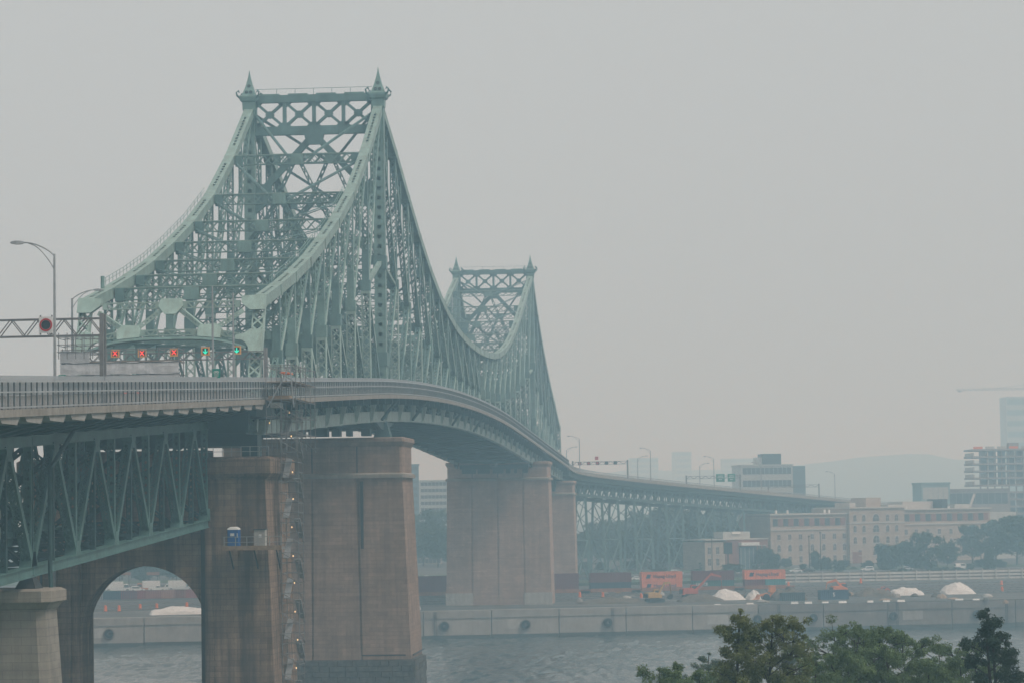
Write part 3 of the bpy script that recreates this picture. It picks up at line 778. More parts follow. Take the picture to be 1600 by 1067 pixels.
        r_.beam((-9.5, s - .4, Zt + 1.0), (9.5, s - .4, Zt + 1.0), .06, .06); r_.build('walkway_rail', M['steel_mid'], bridge)
        for k in range(4): MB().box(-8.8 + 4.6 * k, -5.6 + 4.6 * k, s - .4, s + .4, Zt, Zt + .22).build('cover_plate', M['steel'], bridge)
        for sx in (-1, 1):                         # finials
            x = sx * XT
            rg = lambda h, z: ring_rect(x - h, x + h, s - h, s + h, z)
            f = MB().loft([rg(1.08, 101.0), rg(.98, 101.4), rg(.68, 102.2), rg(.45, 103.0), rg(.26, 103.8), rg(.12, 104.5), rg(.03, 105.2)]).build('finial', M['steel'], bridge)
            MB().loft([rg(1.0, 98.6), rg(1.05, 99.9), rg(1.35, 100.1), rg(1.5, 100.6), rg(1.5, 100.9), rg(1.15, 101.02)]).build('cornice', M['steel'], f)
            for qx in (-1, 1):
                for qy in (-1, 1):
                    MB().tube([(x + qx * 1.35, s + qy * 1.35, 100.6), (x + qx * 1.75, s + qy * 1.75, 100.9), (x + qx * 1.85, s + qy * 1.85, 101.4), (x + qx * 1.55, s + qy * 1.55, 101.7), (x + qx * 1.4, s + qy * 1.4, 101.4)], [.2, .17, .14, .14, .08], 6).build('crocket', M['steel_mid'], f)
            for z_, w_ in ((101.55, .34), (101.55, -.34), (102.6, 0)):
                ring(MB(), V((x + w_, s - .98 + (.0 if z_ < 102 else .42), z_)), (0, -1, .3), .12, .26, .05, 10).build('oculus', M['dark'], f)

# portal frame over the road at each end
def portal(i, sgn):
    s, zt = NODE[i][0], NODE[i][1]
    zlo = zb(s) - .6; ht = zt - .3 - zlo
    def P(x, z, out=0.0):                          # point in the sloping portal plane
        k = (zt - .3 - z) / ht; return V((x, s + sgn * (6.5 * k + .2 + out), z))
    zT, zL = zt - 1.0, zt - 4.35
    g = M['steel_pale']
    for sx in (-1, 1):
        MB().prism([P(sx * x_, z_, .55) for x_, z_ in ((11.3, zt + .1), (8.5, zt - .05), (8.5, zt - .9), (9.6, zt - 1.75), (11.3, zt - 1.75))], (0, -sgn * 1.1, 0)).build('corner_gusset', g, bridge)
        MB().laced(P(sx * 1.3, zT), P(sx * 8.3, zT), .85, .5, .75, .12, side=(0, 0, 1), single=True).build('portal_strut', g, bridge)
        MB().laced(P(sx * 1.2, zT - .6), P(sx * 4.0, zL + .5), .55, .45, .55, .12, side=(0, 0, 1)).build('portal_brace', g, bridge)
        MB().laced(P(sx * 8.7, zT - .8), P(sx * 5.6, zL + .5), .55, .45, .55, .12, side=(0, 0, 1)).build('portal_brace', g, bridge)
        MB().prism([P(sx * x_, z_, .5) for x_, z_ in ((3.7, zL + .9), (5.6, zL + 1.0), (6.3, zL + .3), (6.2, zL - .75), (3.5, zL - .5), (3.4, zL + .2))], (0, -sgn * 1.0, 0)).build('portal_gusset', g, bridge)
        MB().laced(P(sx * 6.1, zL - .1), P(sx * 9.2, zL - .75), .7, .5, .65, .12, side=(0, 0, 1), single=True).build('portal_strut', g, bridge)
        c = [(11.2, zL + .25), (9.75, zL + .25), (8.9, zL - .3), (8.0, zL - .5), (8.0, zL - .95), (8.8, zL - 1.05), (9.3, zL - 1.4), (9.6, zL - 1.9), (9.7, zL - 2.6), (11.2, zL - 2.6)]
        MB().prism([P(sx * x_, z_, .52) for x_, z_ in c], (0, -sgn * 1.04, 0)).build('knee_gusset', g, bridge)
    MB().laced(P(-3.5, zL), P(3.5, zL), .75, .5, .65, .12, side=(0, 0, 1), single=True).build('portal_strut', g, bridge)
    MB().prism([P(x_, z_, .5) for x_, z_ in ((-1.2, zt - .2), (1.2, zt - .2), (1.5, zt - 1.1), (.7, zt - 2.1), (-.7, zt - 2.1), (-1.5, zt - 1.1))], (0, -sgn * 1.0, 0)).build('portal_gusset', g, bridge)
    b = MB(); n = 24                               # arched soffit plate
    arc = lambda k: (-9.4 + 18.8 * k / n, zL - .55 - 1.35 * abs((k / n - .5) * 2) ** 3.2)
    for k in range(n):
        (xa, za), (xb, zb2) = arc(k), arc(k + 1)
        b.loft([[P(xa, za, .7), P(xa, za, -1.9), P(xa, za - .28, -1.9), P(xa, za - .28, .7)], [P(xb, zb2, .7), P(xb, zb2, -1.9), P(xb, zb2 - .28, -1.9), P(xb, zb2 - .28, .7)]], False)
    b.build('portal_soffit', M['steel'], bridge)
portal(0, -1); portal(NN - 1, 1)

# walkway rail along the anchor-arm top chords
for sx in (-1, 1):
    r_ = MB()
    for i in range(1, 6):
        p0, p1 = top(i, sx * (XT + (.8 if sx < 0 else -.8))) + V((0, 0, .7)), top(i + 1, sx * (XT + (.8 if sx < 0 else -.8))) + V((0, 0, .7))
        for k in range(6):
            q = p0.lerp(p1, k / 6); r_.beam(q, q + V((0, 0, .95)), .06, .06)
        for hh in (.5, .95): r_.beam(p0 + V((0, 0, hh)), p1 + V((0, 0, hh)), .05, .05)
    r_.build('walkway_rail', M['steel'], bridge)
MB().tube([(-XT + .2, -106, 61.5), (-XT + .2, -106, 63.0)], .25, 8).build('mast_stub', M['steel'], bridge)

# floor system
T0, T1 = -116.0, 448.4
sweep(MB(), rect(-13.7, 13.7, .12, .5), T0, T1).build('deck_slab', M['conc'], bridge)
sweep(MB(), rect(-9.2, 9.2, .502, .56), T0, T1).build('roadway', M['asphalt'], bridge)
for sx in (-1, 1):
    sweep(MB(), rect(*sorted((sx * 13.6, sx * 14.05)), 0, .56), T0, T1).build('edge_beam', M['conc'], bridge)
    sweep(MB(), rect(*sorted((sx * 9.2, sx * 9.6)), .5, 1.45), T0, T1).build('traffic_barrier', M['conc'], bridge)
for lat in (-8, -4.8, -1.6, 1.6, 4.8, 8):
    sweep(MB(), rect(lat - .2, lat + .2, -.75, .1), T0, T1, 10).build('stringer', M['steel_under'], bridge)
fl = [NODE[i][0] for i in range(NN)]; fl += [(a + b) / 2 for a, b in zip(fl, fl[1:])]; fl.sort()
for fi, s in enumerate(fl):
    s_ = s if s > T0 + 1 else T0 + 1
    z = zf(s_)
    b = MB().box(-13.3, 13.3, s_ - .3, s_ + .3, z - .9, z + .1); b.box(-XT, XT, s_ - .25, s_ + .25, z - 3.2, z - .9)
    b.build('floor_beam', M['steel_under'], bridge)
    for sx in ((-1, 1) if fi % 2 == 0 else ()):
        MB().loft([ring_rect(*sorted((sx * 10.9, sx * 11.35)), s_ - .35, s_ + .35, z - 3.4), ring_rect(*sorted((sx * 11.2, sx * 11.9)), s_ - .35, s_ + .35, z - .85)]).build('bracket_post', M['girder'], bridge)
for a, b_ in zip(fl[::2], fl[2::2]):
    for sx in (-1, 1): MB().beam((sx * XT, a, zb(a) - .5), (-sx * XT, b_, zb(b_) - .5 - .06 * sx), .5, .35, (1, 0, 0)).build('bottom_lateral', M['steel_under'], bridge)
for t in (37.8, -4, 105, 150):                     # struts bracing the chord against the deck
    MB().beam((11.4, t - 3.2, zb(t) - .6), (13.4, t + .6, zf(t) - .1), .35, .35).build('outrigger', M['steel_under'], bridge)
# dark cross girders between the trusses over the piers, and the end girder over the arch pier
for s0, s1, d0, d1 in ((-7.5, 9.5, .7, 2.0), (327, 342, .7, 1.9), (444, 449, .7, 3.2)):
    sm = (s0 + s1) / 2
    MB().box(-9.6, 9.6, s0, s1, zb(sm) - d1, zb(sm) - d0).build('pier_cross_girder', M['steel_under'], bridge)
    for x0, x1 in ((-9.0, -5.2), (-4.6, -1.2), (-.4, 2.6), (3.3, 4.6), (5.6, 6.4), (8.0, 9.4)): MB().box(x0, x1, s0 + .6, s0 + 3.0, zb(sm) - d1 - 1.25, zb(sm) - d1 - .02).build('girder_stool', M['steel_under'], bridge)
MB().box(-9.8, 9.8, -119.6, -113.0, 41.6, 44.6).build('end_cross_girder', M['steel_under'], bridge)
# pier bearings
for s, zc_ in ((1, 45.4), (334.4, 46.8), (447, 42.4)):
    for sx in (-1, 1):
        MB().loft([ring_rect(sx * XT - 1.4, sx * XT + 1.4, s - 1.6, s + 1.6, zc_), ring_rect(sx * XT - .6, sx * XT + .6, s - .7, s + .7, zb(s) - .7)]).build('pier_bearing', M['steel_under'], bridge)
for s in (0, 334.4):                               # plated haunch where the chord meets the pier
    for sx in (-1, 1):
        MB().prism([V((sx * XT - .3, s - 13, zb(s) - .7)), V((sx * XT - .3, s + 13, zb(s) - .7)), V((sx * XT - .3, s + 3, zb(s) - 2.1)), V((sx * XT - .3, s - 3, zb(s) - 2.1))], (.6, 0, 0)).build('haunch_plate', M['steel_under'], bridge)

# ------------------------------------------------------------------ railings
PICK = MB().box(-.05, .05, -.06, .06, 0, 2.1).build('_picket', M['picket'])
PICKM = PICK.data; bpy.data.objects.remove(PICK)
POST = MB().box(-.11, .11, -.09, .09, 0, 2.45).build('_post', M['rail'])
POSTM = POST.data; bpy.data.objects.remove(POST)
def railing(root, t0, t1, lat, gap, n_parts, name='railing', tall=True):
    r = sweep(MB(), rect(lat - .07, lat + .07, 2.55, 2.68), t0, t1).build('top_rail', M['rail'], root)
    sweep(MB(), rect(lat - .06, lat + .06, 1.78, 1.88), t0, t1).build('middle_rail', M['rail'], root)
    sweep(MB(), rect(lat - .08, lat + .08, .66, .78), t0, t1).build('bottom_rail', M['galv'], root)
    if tall:
        sweep(MB(), rect(lat - .26, lat - .24, 1.6, 3.05), t0, t1).build('screen_panel', M['screen'], root)
        sweep(MB(), rect(lat - .26, lat - .24, .56, 1.6), t0, t1).build('guard_panel', M['screen_low'], root)
    t = t0 + gap / 2; k = 0; rest = MB()
    while t < t1:
        p = pt(t, lat, zf(t) + .56)
        if k < n_parts: place(PICKM, 'picket', p, root)
        else: rest.beam(p, p + V((0, 0, 2.1)), .10, .12, None, False)
        t += gap; k += 1
    if rest.v: rest.build('picket_row', M['picket'], root)['kind'] = 'stuff'
railing(bridge, T0, T1, 13.85, 1.66, 300)
sweep(MB(), rect(-13.9, -13.75, 2.3, 2.45), T0, T1).build('top_rail', M['rail'], bridge)
sweep(MB(), rect(-13.9, -13.86, .56, 2.3), T0, T1).build('guard_panel', M['screen_low'], bridge)

# ------------------------------------------------------------------ approach deck trusses
M['panel_conc'] = mat('haunch_concrete', (.33, .31, .29), .9, .2, .8, .35, (.15, .14, .13))
HAUN = MB().loft([[V((-.9, -2.1, -.62)), V((.9, -2.1, -.62)), V((.9, 2.1, -.62)), V((-.9, 2.1, -.62))], [V((-.9, -3.0, 0)), V((.9, -3.0, 0)), V((.9, 3.0, 0)), V((-.9, 3.0, 0))]]).build('_h', M['panel_conc'])
HAUNM = HAUN.data; bpy.data.objects.remove(HAUN)
def approach(label, t0, npan, pan, cat='bridge', picks=300):
    t1 = t0 + npan * pan
    root = thing('approach_span', label, cat, (0, (t0 + t1) / 2, zf(t0) - 14))
    ztc = lambda t: zf(t) - 2.3; zbc = lambda t: zf(t) - 13.3
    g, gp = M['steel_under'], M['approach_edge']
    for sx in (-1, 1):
        x = sx * 7.0
        for i in range(npan):
            a, b = t0 + pan * i, t0 + pan * (i + 1); m_ = (a + b) / 2
            for (za, nm, w, h) in ((ztc, 'top_chord', .75, .85), (zbc, 'bottom_chord', .8, .8)):
                q = MB().beam((x, a, za(a)), (x, b - .02, za(b)), w, h, (1, 0, 0))
                q.beam((x, a, za(a) + h / 2), (x, b - .02, za(b) + h / 2), w + .3, .07, (1, 0, 0)); q.beam((x, a, za(a) - h / 2), (x, b - .02, za(b) - h / 2), w + .3, .07, (1, 0, 0))
                q.build(nm, gp, root)
            for (ta, za, tb, zb2) in ((a, zbc(a), m_, ztc(m_)), (b, zbc(b), m_, ztc(m_))):
                MB().laced((x, ta, za + .4), (x, tb, zb2 - .3), .75, .55, .62, .11, plate=.9).build('diagonal', gp, root)
                d = V((0, tb - ta, zb2 - za)).normalized()
                MB().beam(V((x + .42, ta, za + .4)) + d * .4, V((x + .42, tb, zb2 - .3)) - d * .4, .1, .62, (1, 0, 0)).build('cover_plate', gp, root)
            MB().laced((x, m_, zbc(m_) + .4), (x, m_, ztc(m_) - .4), .5, .4, .7, .09, plate=.5).build('hanger', g, root)
            MB().prism([(x - .5, m_ - 1.0, ztc(m_) - .3), (x - .5, m_ + 1.0, ztc(m_) - .3), (x - .5, m_ + .6, ztc(m_) - 1.5), (x - .5, m_ - .6, ztc(m_) - 1.5)], (1.0, 0, 0)).build('gusset', gp, root)
        for i in range(npan + 1):
            a = t0 + pan * i
            MB().laced((x, a, zbc(a) + .3), (x, a, ztc(a) - .3), .7, .5, .75, .1, plate=.6).build('post', gp, root)
            MB().prism([(x - .52, a - 1.1, zbc(a) + .3), (x - .52, a + 1.1, zbc(a) + .3), (x - .52, a + .5, zbc(a) + 1.7), (x - .52, a - .5, zbc(a) + 1.7)], (1.04, 0, 0)).build('gusset', gp, root)
    for i in range(2 * npan + 1):                  # cross frames and floor beams
        a = t0 + pan * i / 2
        if i % 2 == 0:
            for sx in (-1, 1): MB().laced((sx * 6.7, a, zbc(a) + .5), (-sx * 6.7, a, ztc(a) - .6), .5, .35, .9, .1, side=(0, 0, 1)).build('cross_brace', g, root)
            MB().laced((-6.6, a, zbc(a)), (6.6, a, zbc(a)), .7, .4, .9, .1, side=(0, 0, 1)).build('bottom_strut', g, root)
        MB().laced((-6.6, a, ztc(a) - .1), (6.6, a, ztc(a) - .1), .7, .5, .9, .1, side=(0, 0, 1)).build('top_strut', g, root)
    for i in range(npan):
        a, b = t0 + pan * i, t0 + pan * (i + 1)
        for sx in (-1, 1): MB().laced((sx * 6.7, a, zbc(a) - .1), (-sx * 6.7, b, zbc(b) - .12 - .05 * sx), .5, .3, .9, .1).build('bottom_lateral', g, root)
    n = int((t1 - t0) / 6.8)
    for i in range(n):
        t = t0 + (i + .5) * (t1 - t0) / n
        for sx in (1,): place(HAUNM, 'deck_haunch', pt(t, 13.0, zf(t) + .12), root)
    nb = int((t1 - t0) / 6.8)
    for i in range(nb):
        t = t0 + (i + .5) * (t1 - t0) / nb; z = zf(t)
        MB().prism([V((x, t - .7, zz)) for x, zz in ((-12.6, z - .05), (12.6, z - .05), (12.6, z - .75), (7.6, z - 1.85), (-7.6, z - 1.85), (-12.6, z - .75))], (0, 1.3, 0)).build('floor_beam', g, root)
    sweep(MB(), rect(-13.7, 13.7, .12, .5), t0, t1).build('deck_slab', M['conc'], root)
    sweep(MB(), rect(-10.9, 10.9, .502, .56), t0, t1).build('roadway', M['asphalt'], root)
    for lat in (-10, -5, 0, 5, 10): sweep(MB(), rect(lat - .25, lat + .25, -.9, .1), t0, t1, 10).build('stringer', g, root)
    for sx in (-1, 1):
        sweep(MB(), rect(*sorted((sx * 13.6, sx * 14.05)), 0, .56), t0, t1).build('edge_beam', M['conc'], root)
        sweep(MB(), rect(*sorted((sx * 11.0, sx * 11.4)), .5, 1.55), t0, t1).build('traffic_barrier', M['conc'], root)
    railing(root, t0, t1, 13.85, 1.66, picks)
    sweep(MB(), rect(-13.9, -13.75, 2.3, 2.45), t0, t1).build('top_rail', M['rail'], root)
    sweep(MB(), rect(-13.9, -13.86, .56, 2.3), t0, t1).build('guard_panel', M['screen_low'], root)
    return root
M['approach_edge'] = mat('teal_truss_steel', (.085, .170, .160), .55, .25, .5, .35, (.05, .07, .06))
ap1 = approach('dark teal deck truss span running from the capped pier to the arch pier', -208.5, 5, 15.5)
ap0 = approach('dark teal deck truss span cut by the left edge of the picture', -286.2, 5, 15.5, picks=120)
# link slab over the arch pier
mb = MB(); sweep(mb, rect(-13.7, 13.7, .12, .5), -131.0, -116.0)
lk = tag(mb.build('link_slab', M['conc']), 'short deck slab over the arch pier joining the two spans', 'deck')
for sx in (-1, 1):
    sweep(MB(), rect(*sorted((sx * 13.6, sx * 14.05)), 0, .56), -131, -116).build('edge_beam', M['conc'], lk)
    MB().box(*sorted((sx * 12.8, sx * 7.0)), -130, -117.5, zf(-124) - 1.6, zf(-124) - .1).build('side_girder', M['steel_under'], lk)
MB().box(-12, 12, -130.6, -129.9, zf(-130) - 3.2, zf(-130) - .1).build('end_diaphragm', M['steel_under'], lk)
railing(lk, -131, -116, 13.85, 1.66, 60)
# drain pipe and strut hung on the near truss
MB().tube([(8.3, -196.5, zf(-196) - 1.2), (8.1, -205.2, 38.0), (8.1, -205.6, 37.2), (8.1, -205.6, 29.3), (8.3, -206.0, 26.8)], .2, 8).build('drain_pipe', M['steel_under'], ap1)

# ------------------------------------------------------------------ far viaduct
def proj(p):
    d = V(p) - CAM; z = d.dot(FWD); return 800 + FPX * d.dot(RGT) / z, 533.5 - FPX * d.dot(UPV) / z
def t_at(px, lat, lo=462.0, hi=900.0):
    for _ in range(40):
        m = (lo + hi) / 2
        if proj(pt(m, lat, zf(m)))[0] < px: lo = m
        else: hi = m
    return lo
VT0, VT1 = 459.6, 905.0
via = thing('viaduct', 'long hazy steel viaduct on trestle legs curving down to the right', 'viaduct', (0, 470, 7))
sweep(MB(), rect(-13.5, 13.5, .12, .5), 448.9, VT1, 4).build('deck_slab', M['conc'], via)
sweep(MB(), rect(-11, 11, .502, .56), 448.9, VT1, 4).build('roadway', M['asphalt'], via)
for sx in (-1, 1):
    sweep(MB(), rect(*sorted((sx * 13.4, sx * 14.0)), -.1, .56), 448.9, VT1, 4).build('edge_beam', M['conc'], via)
    sweep(MB(), rect(*sorted((sx * 10.8, sx * 11.1)), .5, 1.5), 448.9, VT1, 4).build('traffic_barrier', M['conc'], via)
    sweep(MB(), rect(sx * 13.7 - .06, sx * 13.7 + .06, 1.75, 1.9), 448.9, VT1, 4).build('top_rail', M['rail'], via)
    sweep(MB(), rect(*sorted((sx * 13.0, sx * 8.0)), -1.7, .1), 461, VT1, 4).build('edge_girder', M['steel_under'], via)
    for zc_, h in ((-1.95, .5), (-6.1, .9)):
        sweep(MB(), rect(sx * 8 - .45, sx * 8 + .45, zc_ - h / 2, zc_ + h / 2), 460.2, VT1, 6).build('truss_chord', M['steel_mid'], via)
VP = MB().box(-.09, .09, -.07, .07, 0, 1.3).build('_v', M['rail']); VPM = VP.data; bpy.data.objects.remove(VP)
t = 449.5; k = 0; rest = MB()
while t < VT1 - 1:
    if k < 240: place(VPM, 'railing_post', pt(t, 13.7, zf(t) + .56), via)
    else: q = pt(t, 13.7, zf(t) + .56); rest.beam(q, q + V((0, 0, 1.3)), .18, .14, None, False)
    t += 1.25; k += 1
if rest.v: rest.build('railing_post_row', M['rail'], via)['kind'] = 'stuff'
t = 460.5; k = 0
while t < VT1 - 8:
    for sx in (-1, 1):
        a, b = pt(t, sx * 8, zf(t) - 6.0), pt(t + 3.7, sx * 8, zf(t + 3.7) - 2.1)
        c = pt(t + 7.4, sx * 8, zf(t + 7.4) - 6.0)
        MB().beam(a, b, .5, .45).build('web_member', M['steel_mid'], via); MB().beam(b, c, .5, .45).build('web_member', M['steel_mid'], via)
        if k < 40: MB().beam(a, a + V((0, 0, 4)), .4, .4).build('web_post', M['steel_mid'], via)
    t += 7.4; k += 1
t = 469.0; k = 0
while t < VT1 - 4:
    g0 = pt(t, 0, 0); gz = land_z(max(0, g0.y - quay_s(g0.x)), g0.x) - .3
    tp = zf(t) - 6.55
    if tp - gz > 3:
        tops, feet = [], []
        for sx in (-1, 1):
            q, f = pt(t, sx * 8, tp), pt(t, sx * 9.2, gz); tops.append(q); feet.append(f)
            MB().beam(f, q, .85, .85).build('trestle_leg', M['steel_mid'], via)
            MB().box(f.x - 1, f.x + 1, f.y - 1, f.y + 1, gz - .4, gz + .8).build('leg_footing', M['conc'], via)
        b = MB(); b.beam(tops[0], tops[1], .6, .9, (0, 0, 1)); n = 2
        for i in range(n):
            l0, l1 = feet[0].lerp(tops[0], i / n), feet[0].lerp(tops[0], (i + 1) / n); r0, r1 = feet[1].lerp(tops[1], i / n), feet[1].lerp(tops[1], (i + 1) / n)
            b.beam(l0, r1, .22, .22); b.beam(r0, l1, .22, .24)
        b.build('bent_bracing', M['steel_mid'], via)
        if k % 2 == 0:
            t2 = t + 17.0; tp2 = zf(t2) - 6.55
            for sx in (-1, 1):
                a0, a1 = pt(t, sx * 9.2, gz), pt(t, sx * 8, tp); b0, b1 = pt(t2, sx * 9.2, gz), pt(t2, sx * 8, tp2)
                b = MB(); m0, m1 = a0.lerp(a1, .5), b0.lerp(b1, .5)
                for u_, v_ in ((a0, m1), (b0, m0), (m0, b1), (m1, a1), (m0, m1)): b.beam(u_, v_, .3, .3)
                b.build('tower_bracing', M['steel_mid'], via)
    t += 17.0; k += 1

# ------------------------------------------------------------------ lamps, gantries, signs on the decks
def lamp(label, base, height, arm, reach=3.4, head=True, grp=None, rad=.13):
    """tapered pole with a curved two-rod arm and a cobra-head lantern"""
    root = thing('street_lamp', label, 'street lamp', base, grp); base = V(base); arm = V(arm).normalized()
    MB().tube([base, base + V((0, 0, height * .5)), base + V((0, 0, height))], [rad, rad * .85, rad * .65], 8).build('pole', M['galv'], root)
    MB().box(base.x - .2, base.x + .2, base.y - .2, base.y + .2, base.z, base.z + .3).build('base_plate', M['galv'], root)
    if head:
        top_ = base + V((0, 0, height)); pts = []; low = []
        for i in range(9):
            u = i / 8; pts.append(top_ + arm * (reach * u) + V((0, 0, -.15 + 1.1 * math.sin(u * math.pi / 2) ** .8)))
            if i < 7: low.append(top_ + arm * (reach * u) + V((0, 0, -1.25 + 2.1 * math.sin(min(1, u * 1.15) * math.pi / 2) ** .9)))
        am = MB().tube(pts, .06, 6); am.tube(low + [pts[7]], .045, 6); am.build('arm', M['galv'], root)
        e = pts[-1]; s = arm.cross(V((0, 0, 1))); L = []
        for u, w_, h_ in ((-.1, .07, .05), (.15, .17, .13), (.55, .2, .15), (.95, .13, .09), (1.05, .03, .02)):
            c = e + arm * u; L.append([c - s * w_ + V((0, 0, -h_)), c + s * w_ + V((0, 0, -h_)), c + s * w_ * .8 + V((0, 0, h_)), c - s * w_ * .8 + V((0, 0, h_))])
        MB().loft(L).build('lantern', M['galv'], root)
    return root
zd = lambda t: zf(t) + .56
lamp('tall street lamp by the left edge, its arm reaching left over the road', (13.2, -224.1, zd(-224.1)), 12.1, (-1, 0, 0), 2.5)
lamp('street lamp on the far side of the deck, arm curving right before the white sheeting', (-13.0, -110.6, zd(-110.6)), 12.5, (1, 0, 0), 2.7, rad=.18)
lamp('left of two plain grey poles in front of the portal, bearing the green sign', (13.1, -157.4, zd(-157)), 11.8, (-.1, -1, 0), 1.2, False)
lamp('right of two plain grey poles in front of the portal', (13.1, -145.6, zd(-145)), 11.5, (-.1, -1, 0), 1.2, False)
for px, lat, ar, lb in ((906, 13.2, -1, 'first right-side lamp on the hazy viaduct, next to the bridge end'), (1017, 13.2, -1, 'second right-side lamp on the hazy viaduct'), (1116, 13.2, -1, 'third right-side lamp on the viaduct, by the two green signs'),
                    (886, -13, 1, 'far-side lamp at the bridge end, its arm reaching right'), (997, -13, 1, 'second far-side lamp on the hazy viaduct'), (1094, -13, 1, 'third far-side lamp on the hazy viaduct'), (1190, 13.2, -1, 'fourth right-side lamp, before the white office block'), (1305, 13.2, -1, 'last right-side lamp low on the viaduct')):
    t = t_at(px, lat); p, r = path(t); lamp(lb, pt(t, lat, zd(t)), 11.5, r * ar, 3.2, rad=.17)

def gantry(label, t, lat0, lat1, z0, h, depth=.7, legs=(1, 1), mm=None, bay=1.15):
    """trussed sign bridge: boom between lat0 and lat1 at height z0, legs at its ends"""
    mm = mm or M['galv']
    root = thing('sign_gantry', label, 'gantry', pt(t, lat1, zd(t)))
    a, b = pt(t, lat0, z0), pt(t, lat1, z0); L = (b - a).length; d = (b - a).normalized(); f = d.cross(V((0, 0, 1)))
    bm = MB(); n = max(2, round(L / bay))
    for q in (-1, 1):
        o = f * (q * depth / 2)
        for z in (0, h): bm.beam(a + o + V((0, 0, z)), b + o + V((0, 0, z)), .12, .12, f)
        for i in range(n):
            u0, u1 = a + d * (L * i / n) + o, a + d * (L * (i + 1) / n) + o
            if i % 2: u0, u1 = u1, u0
            bm.beam(u0, u1 + V((0, 0, h)), .08, .08, f)
    for i in range(n + 1):
        c = a + d * (L * i / n)
        for z in (0, h): bm.beam(c - f * depth / 2 + V((0, 0, z)), c + f * depth / 2 + V((0, 0, z)), .07, .07)
    bm.build('boom', mm, root)
    for on, e in zip(legs, (a, b)):
        if on:
            for q in (-1, 1):
                c = e + f * (q * depth / 2); MB().beam(V((c.x, c.y, zd(t))), c + V((0, 0, h + .4)), .32, .32).build('leg', mm, root)
    return root
M['galv_dark'] = mat('weathered_galvanised', (.21, .205, .205), .6, .25, 1.2, .4, (.1, .08, .07), metal=.2)
ga = gantry('brown-grey trussed gantry reaching left, with a round red-ringed sign', -204, -15, 12.4, 49.3, 1.45, .9, mm=M['galv_dark'])
c = at_s(72, 508, -204.7); sg = thing('round_sign', 'white square board with a red ring and black disc on the left gantry', 'sign', c)
w_ = .62
MB().box(c.x - w_, c.x + w_, c.y - .06, c.y, c.z - w_ - .08, c.z + w_ + .08).build('board', M['white'], sg)
ring(MB(), V((c.x, c.y - .07, c.z)), (0, -1, 0), .42, .56, .04, 28).build('red_ring', M['sign_red'], sg)
ring(MB(), V((c.x, c.y - .07, c.z)), (0, -1, 0), 0.0, .40, .03, 28).build('black_disc', M['black'], sg)
for qx in (-.5, .5):
    for qz in (-.76, .76): MB().box(c.x + qx - .06, c.x + qx + .06, c.y - .02, c.y + .1, c.z + qz - .08, c.z + qz + .08).build('clamp', M['galv_dark'], sg)
gb = gantry('lane-signal gantry of grey lattice hung across the bridge portal', -117.5, -12.4, 11.8, 51.9, .85, .6, (1, 1), M['galv_dark'], .9)
for px, py, kind, lb in ((180, 552, 0, 'leftmost red X lane signal in an amber frame'), (222, 551.5, 0, 'second red X lane signal from the left'), (272, 550, 0, 'third lane signal, the brightest red X'),
                         (321, 548.5, 1, 'green arrow lane signal right of the red Xs'), (370, 547, 1, 'rightmost green arrow lane signal behind a pole')):
    c = at_s(px, py, -118.6); r = thing('lane_signal', lb, 'traffic signal', c, 'lane signals over the road')
    h = .49
    fr = MB()
    for (x0, x1, z0, z1) in ((-h, h, h - .15, h), (-h, h, -h, -h + .15), (-h, -h + .15, -h + .15, h - .15), (h - .15, h, -h + .15, h - .15)): fr.box(c.x + x0, c.x + x1, c.y - .12, c.y + .12, c.z + z0, c.z + z1)
    fr.build('frame', M['amber'], r)
    MB().box(c.x - h + .1, c.x + h - .1, c.y - .06, c.y + .1, c.z - h + .1, c.z + h - .1).build('face', M['black'], r)
    mk = MB(); y = c.y - .1
    if kind == 0:
        for sg_ in (-1, 1): mk.beam((c.x - .24 * sg_, y, c.z - .27), (c.x + .24 * sg_, y - .004 * sg_, c.z + .27), .13, .03, (1, 0, 0))
        mk.build('red_cross', M['red_glow'], r)
    else:
        mk.beam((c.x, y, c.z + .29), (c.x, y, c.z - .18), .12, .03, (1, 0, 0))
        for sg_ in (-1, 1): mk.beam((c.x + .26 * sg_, y - .003 * sg_, c.z - .02), (c.x - .02 * sg_, y - .003 * sg_, c.z - .3), .12, .03, (1, 0, 0))
        mk.build('green_arrow', M['green_glow'], r)
def small_sign(label, px, py, S, w, h):
    c = at_s(px, py, S); r = thing('bike_sign', label, 'sign', c)
    MB().box(c.x - w / 2, c.x + w / 2, c.y - .04, c.y, c.z - h / 2, c.z + h / 2).build('board', M['sign_green'], r)
    y = c.y - .05; mk = MB()
    for q in (-1, 1): ring(mk, V((c.x + q * w * .18, y, c.z + h * .12)), (0, -1, 0), w * .09, w * .15, .02, 14)
    for (ax, az, bx_, bz_) in ((-.18, .12, -.05, .27), (-.05, .27, .12, .27), (.12, .27, .18, .12), (-.05, .27, .02, .12), (.02, .12, .12, .27), (-.3, -.12, .3, -.12), (-.3, -.25, .3, -.25), (-.2, -.37, .2, -.37)):
        mk.beam((c.x + ax * w, y, c.z + az * h), (c.x + bx_ * w, y, c.z + bz_ * h), .04, .02, (0, 0, 1))
    mk.build('white_mark', M['white'], r)
    MB().beam((c.x, c.y + .05, c.z - h / 2 - 1.6), (c.x, c.y + .05, c.z + h / 2), .07, .07).build('post', M['galv'], r)
small_sign('small green cycle sign on the pole before the portal', 338, 583, -157.9, .82, .95)
small_sign('small green sign below the left street lamps', 97, 589, -206, .62, .4)

